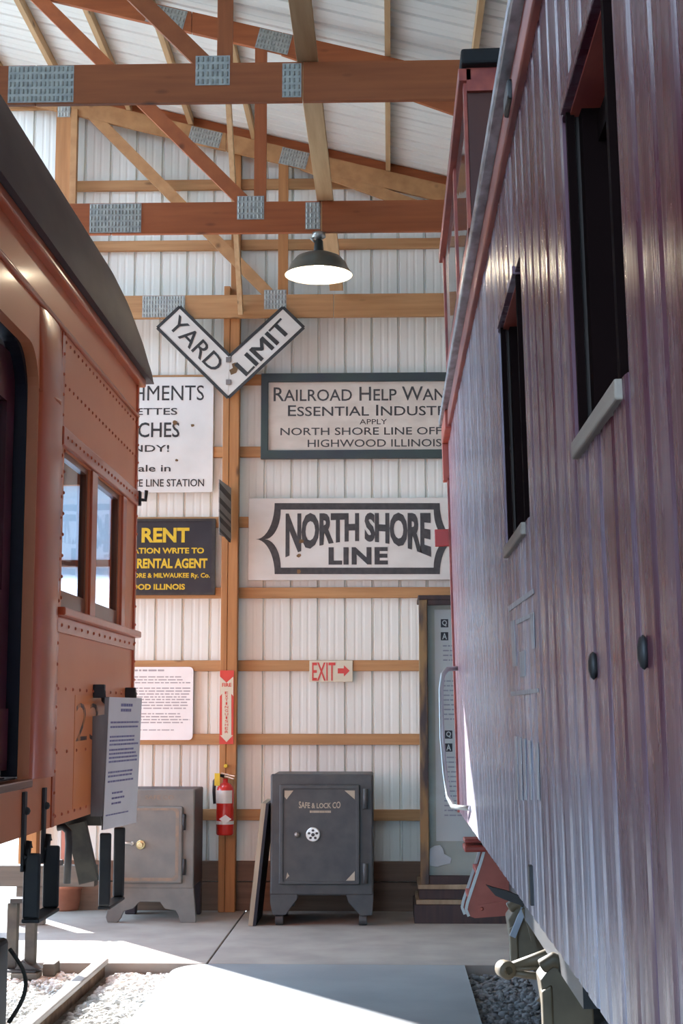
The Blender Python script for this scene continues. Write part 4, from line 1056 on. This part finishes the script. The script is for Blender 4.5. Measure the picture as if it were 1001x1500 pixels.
# stirrup steps
def stirrup(ya, yb, ztop, zmid, zbot, strap, par, wid=.045):
    m = MB()
    for y in (ya, yb):
        if strap:
            m.box(CX, CX + .014, y - .022, y + .022, ztop - .33, ztop, .003)
            for zz_ in (ztop - .08, ztop - .27): m.ball((CX + .016, y, zz_), .018, 8)
        m.tube([(CX + .02, y, ztop - .33 if strap else ztop), (CX + .03, y, zmid + .03), (CX + .035, y, zmid)], .013, 8)
        m.box(CX + .01, CX + .022 + wid, y - .012, y + .012, zbot, zmid - .02, .01)
    m.box(CX + .008, CX + .024 + wid, ya - .012, yb + .012, zbot - .016, zbot, .004)
    return m.build('stirrup_step', G['black_iron'], par)
stirrup(at(33, 1200, X=CX).y, at(62, 1200, X=CX).y, at(33, 1160, X=CX).z, at(33, 1242, X=CX).z, at(33, 1344, X=CX).z, True, car, .06)
stirrup(at(143, 1250, X=CX).y, at(164, 1250, X=CX).y, CB - .002, at(150, 1212, X=CX).z, at(150, 1322, X=CX).z, False, car, .05)
# underframe: end sill, diagonal strut, brake hook, truck
m = MB(); m.box(XF + .1, CX - .1, CE - .16, CE - .04, .95, CB); m.box(XF + .2, CX - .35, 5.2, 5.4, .9, CB); m.box(XF + .6, XF + .75, CS, CE - .1, .9, CB); m.box(CX - .75, CX - .6, CS, CE - .1, .9, CB)
m.build('end_sill', G['under'], car)
a, b = at(112, 1206, 9.0), at(131, 1292, 9.0); m = MB().beam(a, b, .06, .11, side=(0, 1, 0)); m.build('diagonal_strut', G['under'], car)
m = MB().tube([at(84, 1212, 8.7), at(93, 1211, 8.7), at(100, 1218, 8.7), at(101, 1235, 8.7), at(98, 1294, 8.7)], .021, 8); m.build('brake_hook', G['black_iron'], car)
tk = MB(); jx = CX - .07
for y in (4.15, 6.25):
    for x in (CX - .55, XF + .55): tk.lathe([(0, -.06), (.40, -.06), (.42, -.02), (.42, .06), (.40, .07), (.36, .07), (.34, .03), (.12, .03), (.10, .09), (0, .09)], (x, y, .42), (1 if x > -2.9 else -1, 0, 0), 32)
    tk.tube([(XF + .45, y, .42), (CX - .4, y, .42)], .06, 12)
tk.build('wheel_set', G['under'], car)
m = MB(); m.beam((jx - .1, 3.5, .62), (jx - .1, 6.6, .62), .09, .12)
for y in (4.15, 6.25): m.box(jx - .2, jx - .01, y - .13, y + .13, .30, .58, .03); m.box(jx - .03, jx + .015, y - .1, y + .1, .33, .55, .02)
m.beam((jx - .1, 4.3, .3), (jx - .1, 6.1, .3), .05, .06); m.box(jx - .16, jx - .0, 6.45, 6.62, .28, .66, .02); m.build('truck_frame', G['black_iron'], car)
m = MB().tube([Vector((CX - .05 + .06 * math.sin(k / 14 * 3.1), 6.55 + .05 * math.sin(k / 14 * 3.1), .62 - .3 * k / 14)) for k in range(15)], .009, 8); m.build('brake_hose', G['under'], car)

# tin box with a text sheet hung on the grab handle
q0, q1 = at(133, 1100, X=CX + .002).y, 0
xb0, xb1 = CX + .058, CX + .07
A0 = at(160, 1021, 7.97); B0, B1 = at(150.5, 1216, 7.97), at(199, 1205, 8.52); A1 = A0 + (B1 - B0)
s = thing('sign_holder', 'white text sheet on a tin holder hung from orange car handle', 'sign', (A0.x, A0.y, B0.z))
zb_ = at(140, 1196, 7.97).z
q = [A0, Vector((CX + .066, A0.y, A0.z)), Vector((CX + .066, A0.y, A0.z - .09)), Vector((CX + .004, A0.y, A0.z - .10)), Vector((CX + .004, A0.y, zb_)), Vector((B0.x, B0.y, zb_ + .0))]
m = MB(); m.prism([v + Vector((-.001, .002, 0)) for v in q], (0.0, .004, 0))
m.prism([v + Vector((-.004, .003, 0)) for v in (A0, A1, B1, B0)], (-.004, .002, 0))
m.build('tin_holder', G['tin'], s)
n_ = (A1 - A0).cross(B0 - A0).normalized()
if n_.y > 0: n_ = -n_
sh = MB().prism([A0, A1, B1, B0], n_ * .003).build('text_sheet', G['paper'], s)
rows = [(.93, .022, .35, .7), (.89, .022, .35, .68)] + [(b, .014, .06, .93) for b in (.80, .765, .69, .66, .63, .59, .56, .53, .50, .42, .39, .35)] + [(.26, .014, .2, .6), (.22, .014, .2, .6), (.18, .014, .2, .5), (.10, .01, .05, .9)]
words(MB(), B0 + n_ * .0032, B1 - B0, A0 - B0, n_, rows, seed=11, t=.0008).build('small_print', G['blueink'], sh)

# timber barrier on the floor beyond the track end, and the steel stand in front of it
by = 11.85
s = thing('track_barrier', 'weathered timber barrier beam behind the orange car end', 'barrier', (-2.7, by, 0))
zt1, zt0 = at(60, 1268, by).z, at(60, 1299, by).z
MB().box(-4.4, at(139, 1280, by).x, by, by + .13, zt0, zt1, .008).build('cross_beam', G['timber'], s)
for px in (30, 56):
    x = at(px, 1320, by).x; MB().box(x - .04, x + .04, by + .02, by + .11, 0.002, zt0, .004).build('leg', G['timber'], s)
for px in (72, 86): q = at(px, 1268, by); MB().box(q.x - .02, q.x + .02, by + .03, by + .08, zt1, zt1 + .04, .004).build('bolt_head', G['black_iron'], s)
jy = 9.90
s = thing('jack_stand', 'black steel jack stand on timber blocks under the orange car', 'stand', (at(40, 1390, jy).x, jy, -.02))
for px in (16, 43):
    x = at(px, 1360, jy).x; MB().box(x - .032, x + .032, jy + .02, jy + .09, -.002, .40, .004).build('steel_post', G['under'], s)
x0, x1 = at(8, 1385, jy).x, at(60, 1385, jy).x
MB().box(x0, x1 - .02, jy - .05, jy + .14, -.019, -.004, .003).build('foot_plate', G['black_iron'], s)
MB().prism([(x1 - .16, jy - .03, -.003), (x1 + .0, jy - .03, -.003), (x1 - .12, jy - .03, .05)], (0, .13, 0)).build('wedge', G['black_iron'], s)
MB().box(x0 + .02, x1 - .04, jy + .0, jy + .11, .401, .43, .004).build('top_plate', G['black_iron'], s)
tag(MB().box(at(20, 1395, jy).x, at(59, 1395, jy).x, jy - .07, jy + .07, -.058, -.02, .006).build('timber_block', G['timber']), 'grey timber block directly under the steel foot of jack stand', 'block')
tag(MB().box(at(60.5, 1395, jy).x, at(78, 1395, jy).x, jy + .05, jy + .21, -.058, .02, .006).build('timber_block', G['timber']), 'smaller grey timber block beside the foot of jack stand', 'block')

# ================================================================== CABOOSE
LEAN = 0.022
cab = thing('caboose', 'weathered maroon wooden caboose with cupola and dark windows', 'caboose', (0.3745 + LEAN * 1.6, 5.0, 0))
cab.rotation_euler = (0, -LEAN, 0)
KX = cab.location.x
def loc2w(v): return v
LOC[cab] = Vector((KX, 5.0, 0))     # parts are drawn with the side plane at x = KX, then lean with the car
def cz(px, py):
    """pixel on the caboose side -> (y, z) before leaning"""
    d = ROT @ Vector(((px - 500.5) / F, (750.0 - py) / F, -1.0))
    # side plane: x = KX - LEAN*z ; z = CAMZ + d.z t ; x = d.x t
    t = (KX - LEAN * CAMZ) / (d.x + LEAN * d.z)
    return d.y * t, CAMZ + d.z * t
YE = 8.75; YS = -3.0; ZB = 1.05; ZT = 3.25; CWd = 2.75
W1 = (2.39, 2.92, 2.12, 2.785); W2 = (4.12, 4.72, 2.11, 2.81)
siding = MB(); bw = .166; y = YS; rg = random.Random(5)
while y < YE:
    y1 = min(y + bw, YE); dpt = rg.uniform(0, .0022); g = .0035
    spans = [(ZB, ZT)]
    for (a, b, z0, z1) in (W1, W2):
        if y1 > a + .001 and y < b - .001: spans = [(ZB, z0), (z1, ZT)]
    for (z0, z1) in spans:
        # board with chamfered edges
        P = [(KX + .022, y), (KX + .022, y1), (KX + .010, y1)]
        for kk in range(9):                       # gently crowned face between the V grooves
            u = 1 - 2 * kk / 8; P.append((KX + dpt + (.0035 if abs(u) > .99 else .0006 * abs(u)), (y + y1) / 2 + u * ((y1 - y) / 2 - g * .4)))
        P.append((KX + .010, y))
        siding.prism([(px_, py_, z0) for px_, py_ in P], (0, 0, z1 - z0))
    y = y1
# close the boards cut by window edges
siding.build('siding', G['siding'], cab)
m = MB()
m.box(KX + .022, KX + .03, YS, W1[0], ZB, ZT); m.box(KX + .022, KX + .03, W1[1], W2[0], ZB, ZT); m.box(KX + .022, KX + .03, W2[1], YE, ZB, ZT)
for (a, b, z0, z1) in (W1, W2): m.box(KX + .022, KX + .03, a, b, ZB, z0); m.box(KX + .022, KX + .03, a, b, z1, ZT)
m.box(KX + .03, KX + CWd, YE - .04, YE, ZB, 3.5); m.box(KX + CWd - .03, KX + CWd, YS, YE, ZB, ZT); m.box(KX + .03, KX + CWd, YS, YS + .04, ZB, 3.5)
m.box(KX + .03, KX + CWd, YS, YE - .04, ZB + .05, ZB + .12)
m.build('body_shell', G['interior'], cab)
for (a, b, z0, z1) in (W1, W2):
    m = MB(); t0, t1 = KX - .006, KX + .13
    m.box(KX + .03, t1, a - .002, a + .045, z0, z1); m.box(KX + .03, t1, b - .045, b + .002, z0, z1); MB().box(KX + .012, t1, a + .002, b - .002, z1 - .012, z1 + .004).build('window_lintel', G['red_fascia'], cab)
    m.box(KX + .06, t1, a + .045, b - .045, z0, z0 + .06); m.box(KX + .06, t1, a + .045, b - .045, z1 - .08, z1 - .03)
    fo = m.build('window_frame', G['dark_frame'], cab)
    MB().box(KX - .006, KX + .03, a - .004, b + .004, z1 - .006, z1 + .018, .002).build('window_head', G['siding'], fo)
    MB().box(KX + .095, KX + .10, a + .043, b - .043, z0 + .058, z1 - .078).build('window_pane', G['glass'], fo)
    MB().box(KX - .012, KX + .06, a - .035, b + .006, z0 - .034, z0, .004).build('window_sill', G['sill_wood'], fo)
    MB().box(KX + .004, KX + .02, a - .002, a + .022, z0, z1).build('window_stop', G['dark_frame'], fo); MB().box(KX + .004, KX + .02, b - .012, b + .002, z0, z1).build('window_stop', G['dark_frame'], fo)
# fascia under the eave and the metal roof edge
MB().box(KX - .018, KX + .02, YS, YE + .05, ZT - .085, ZT + .005, .005).build('fascia_board', G['red_fascia'], cab)
m = MB().box(KX - .05, KX + .03, YS, YE + .03, ZT + .006, ZT + .045, .006); m.build('roof_edge', G['roofedge'], cab)
# arched roof
vs, fs = [], []; NA = 16
for yy in (YS, YE + .04):
    for k in range(NA + 1):
        a = math.pi * k / NA; vs.append((KX + CWd / 2 - (CWd / 2 + .03) * math.cos(a), yy, ZT + .046 + .36 * math.sin(a)))
for k in range(NA): fs.append((k, k + 1, NA + 2 + k, NA + 1 + k))
fs += [tuple(range(NA + 1)), tuple(reversed(range(NA + 1, 2 * NA + 2)))]
MB().add(vs, fs).build('roof', G['tar'], cab)
# end bracket of the eave; brighter red holds the light falling on it
m = MB(); m.box(KX - .034, KX + .03, YE - .5, YE + .04, ZT - .10, ZT + .004, .006); m.box(KX - .034, KX + .03, YE - .02, YE + .05, ZT - .32, ZT - .10, .004); m.build('eave_bracket', G['lit_red'], cab)
# cupola: stands a little proud of the roof edge
cz0, cz1 = 3.30, 3.98; qy0, qy1 = 5.45, 7.7; qx = KX - .030
cu = MB(); cu.box(qx, KX + CWd + .06, qy0, qy1, cz0, cz1); cup = cu.build('cupola', G['cupola'], cab)
MB().box(qx - .02, KX + CWd + .08, qy0 - .06, qy1 + .05, cz1, cz1 + .06, .01).build('cupola_roof', G['tar'], cup)
m = MB(); m.box(qx - .03, qx + .02, qy0 - .02, qy1 + .05, cz1 - .05, cz1 - .001, .004); m.box(qx - .012, qx + .002, qy0, qy0 + .06, cz0, cz1 - .05); m.box(qx - .012, qx + .002, qy1 - .06, qy1, cz0, cz1 - .05)
m.box(qx - .012, qx + .002, qy0 + .9, qy0 + .98, cz0, cz1 - .05); m.box(qx - .012, qx + .002, qy0, qy1, cz0, cz0 + .07); m.box(qx, KX + 1.2, qy0 - .02, qy0 - .001, cz1 - .09, cz1 - .001)
m.build('cupola_trim', G['red_fascia'], cup)
for a in (qy0 + .12, qy0 + 1.06):
    MB().box(qx - .006, qx - .0005, a, a + .7, cz0 + .12, cz1 - .1).build('cupola_pane', G['glass'], cup)
# grab iron near the corner
gy_ = 8.1
pts = [at(676, 979, 8.42), at(656, 980, 8.3), at(649, 988, 8.25), at(646.5, 1010, 8.2), at(648, 1080, 8.15), at(652, 1130, 8.1), at(657, 1168, 8.0), at(664, 1182, 7.9), at(690, 1184, 7.5)]
# undo the lean so that the bar sits where it is seen
def unlean(v):
    c_, s_ = math.cos(LEAN), math.sin(LEAN); x, z = v.x - KX, v.z
    return Vector((KX + x * c_ + z * s_, v.y, -x * s_ + z * c_))
g = [unlean(v) for v in pts]; g[0].x = KX; g[-1].x = KX
MB().tube(g, .013, 10).build('grab_iron', G['galv_bar'], cab)
# corner trim at the far end
MB().box(KX - .012, KX + .02, YE - .02, YE + .02, ZB, ZT - .3, .004).build('corner_trim', G['red_fascia'], cab)
q = unlean(at(648, 790, YE + .1)); MB().box(q.x - .045, q.x + .045, YE + .02, YE + .035, q.z - .05, q.z + .05, .004).build('marker_plate', G['red'], cab)
# end platform and steps
m = MB(); m.box(KX + .05, KX + CWd - .05, YE, YE + .7, ZB - .02, ZB + .06); m.build('end_platform', G['red_iron'], cab)
m = MB(); m.box(KX + .02, KX + .06, YE + .62, YE + .66, ZB, ZT + .02); m.box(KX + .3, KX + .33, YE + .64, YE + .67, ZB, ZT + .1); m.build('platform_post', G['red_iron'], cab)
st = thing('steps_temp', '', '', (0, 0, 0)); bpy.data.objects.remove(st)
def plate_pts(px, Y): return [unlean(at(x, y, Y)) for x, y in px]
Ys = 9.0
near = [(711, 1244), (706, 1262), (686, 1322), (684, 1332), (688, 1342), (696, 1345), (750, 1341), (790, 1339), (830, 1330), (830, 1244)]
sp = MB().prism(plate_pts(near, Ys), (0, .012, 0)).build('step_stringer', G['red_step'], cab)
far = [(x - 6, y - 3) for x, y in near]
MB().prism(plate_pts(far, Ys + .5), (0, .012, 0)).build('step_stringer', G['red_step'], cab)
m = MB()
e = plate_pts(near[:5], Ys)
for i in range(4): m.beam(e[i] + Vector((-.004, -.004, 0)), e[i + 1] + Vector((-.004, -.004, 0)), .014, .016, side=(0, 1, 0))
e2 = plate_pts(far[:5], Ys + .5)
for i in range(4): m.beam(e2[i] + Vector((-.004, -.004, 0)), e2[i + 1] + Vector((-.004, -.004, 0)), .014, .016, side=(0, 1, 0))
m.build('stringer_edge', G['galv_bar'], cab)
for f_ in (.02, .42, .85):
    a = e[0].lerp(e[3], f_); MB().box(a.x + .0, a.x + .3, Ys + .012, Ys + .5, a.z - .015, a.z + .012, .003).build('step_tread', G['red_iron'], cab)
a, b = unlean(at(680, 1243, Ys - .1)), unlean(at(712, 1239, Ys - .1))
m = MB(); m.box(a.x, b.x + .1, Ys - .12, Ys + .1, a.z - .02, a.z + .018, .012); m.box(b.x - .12, b.x + .1, Ys - .1, Ys + .1, a.z + .03, a.z + .05, .006); m.build('top_tread', G['red_iron'], cab)
q0, q1 = unlean(at(701, 1332, Ys - .002)), unlean(at(757, 1322, Ys - .002))
m = MB().beam(q0, q1, .008, .045, side=(0, 1, 0)); m.ball(q0 + Vector((.02, -.006, .003)), .012, 8); m.ball(q1 + Vector((-.02, -.006, -.003)), .012, 8); m.build('stringer_strap', G['red_step'], cab)
# dark bolts and stencil remains on the siding
for (px_, py_, w_, h_) in ((871, 975, .012, .03), (945, 955, .012, .03)):
    y, z = cz(px_, py_); MB().ball((KX - .002, y, z), .02, 10, (.5, .8, 1.3)).build('bolt_head', G['black_iron'], cab)
y, z = cz(779.5, 1267); y2, z2 = cz(782, 1326); MB().box(KX - .01, KX + .003, y - .02, y + .02, z2, z, .003).build('strap_bolt', G['black_iron'], cab)
y, z = cz(757, 140); m = MB().box(KX - .03, KX, y - .07, y + .07, z - .035, z + .02, .008); m.build('eave_hook', G['black_iron'], cab)
m = MB(); 
def mark(pp):
    q = [Vector((KX - .0005, *cz(x, y))) for x, y in pp]; m.prism(q, (-.0012, 0, 0))
mark([(745, 888), (782, 862), (783, 869), (746, 896)]); mark([(749, 1013), (789, 1008), (790, 1014), (750, 1020)])
mark([(749, 910), (754, 908), (758, 975), (752, 976)]); mark([(757, 908), (783, 896), (783, 902), (757, 915)]); mark([(777, 900), (783, 898), (784, 950), (780, 950)])
mark([(762, 955), (770, 952), (770, 990), (763, 992)])
for x in (755, 761, 767, 775, 786): mark([(x, 1078 + (x - 755) * .3), (x + 3.2, 1079 + (x - 755) * .3), (x + 5.5, 1172), (x + 2.3, 1171)])
m.build('stencil_marks', G['stencil'], cab)
# truck
TX = KX + .30; T0 = LOC[cab]
def jb(Yc, Zc, r, par):
    """journal box: tapered hexagonal lid facing outward-left with its flange"""
    m = MB()
    P = [(-1.0, .62), (-.55, 1.0), (.75, 1.0), (1.0, .55), (1.0, -.7), (.55, -1.05), (-.35, -1.1), (-.75, -.75)]
    x0 = KX + .20
    m.prism([(x0 + .11 + a * .105, Yc - r * .6, Zc + b * r) for a, b in P], (0, r * 1.3, 0))
    m.prism([(x0 + .008, Yc - r * .72, Zc - r * .85), (x0 + .008, Yc - r * .72, Zc + r * .35), (x0 + .05, Yc - r * .72, Zc + r * .5), (x0 + .05, Yc - r * .72, Zc - r * .95)], (0, r * .5, 0))
    m.tube([(x0 + .01, Yc - r * .6, Zc + r * .95), (x0 + .06, Yc - r * .65, Zc + r * 1.15), (x0 + .12, Yc - r * .6, Zc + r * .95)], .03, 10)
    return m.build('journal_box', G['cast'], par, bevel=.008)
jb(6.50, .43, .155, cab); jb(8.2, .44, .17, cab)
m = MB(); m.beam((KX + .33, 5.6, .62), (KX + .33, 9.0, .62), .1, .12); m.beam((KX + .33, 6.6, .30), (KX + .33, 8.1, .30), .07, .08); m.build('truck_frame', G['black_iron'], cab)
m = MB()
for y in (6.5, 8.2):
    for x, sg in ((KX + .62, 1), (KX + 2.1, -1)): m.lathe([(0, -.06), (.40, -.06), (.42, -.02), (.42, .06), (.40, .07), (.34, .03), (.12, .03), (.10, .09), (0, .09)], (x, y, .42), (-sg, 0, 0), 32)
    m.tube([(KX + .6, y, .42), (KX + 2.2, y, .42)], .06, 12)
m.build('wheel_set', G['under'], cab)
# forked brake hanger with an eye
Ya = 6.95
e0 = unlean(at(741, 1420, Ya)); e1 = unlean(at(818, 1394, Ya)); e2 = unlean(at(800, 1432, Ya)); e3 = unlean(at(806, 1438, Ya - .1))
m = MB().tube([e0, e1, e1 + Vector((.06, .03, -.02))], [.022, .03, .03], 12); m.tube([e0 + Vector((.01, 0, -.012)), e2], .016, 10); m.tube([e0 + Vector((.02, -.02, .004)), e2 + Vector((0, -.02, .045))], .009, 8)
m.lathe([(.018, -.04), (.038, -.035), (.040, .03), (.034, .04), (.018, .04)], e0, (.3, -1, 0), 18)
m.beam(e1 + Vector((.0, -.02, .01)), unlean(at(795, 1465, Ya - .2)), .05, .035, side=(0, 1, 0))
m.build('brake_hanger', G['cast'], cab)
m = MB(); pp = [(713, 1297), (722, 1300), (745, 1306), (768, 1316), (778, 1330), (766, 1327), (740, 1318), (726, 1312)]
m.prism(plate_pts(pp, 8.0), (0, .05, 0)); m.build('uncoupling_lever', G['black_iron'], cab)
a, b = unlean(at(768, 1330, 8.05)), unlean(at(751, 1372, 8.05)); m = MB().beam(a, b, .03, .03, side=(0, 1, 0)); m.build('steel_strap', G['blue_lit'], cab)
m = MB(); m.prism(plate_pts([(765, 1333), (771, 1330), (781, 1356), (783, 1372), (787, 1392), (779, 1380), (775, 1362)], 7.95), (0, .05, 0)); m.build('spring_hanger', G['cast'], cab)
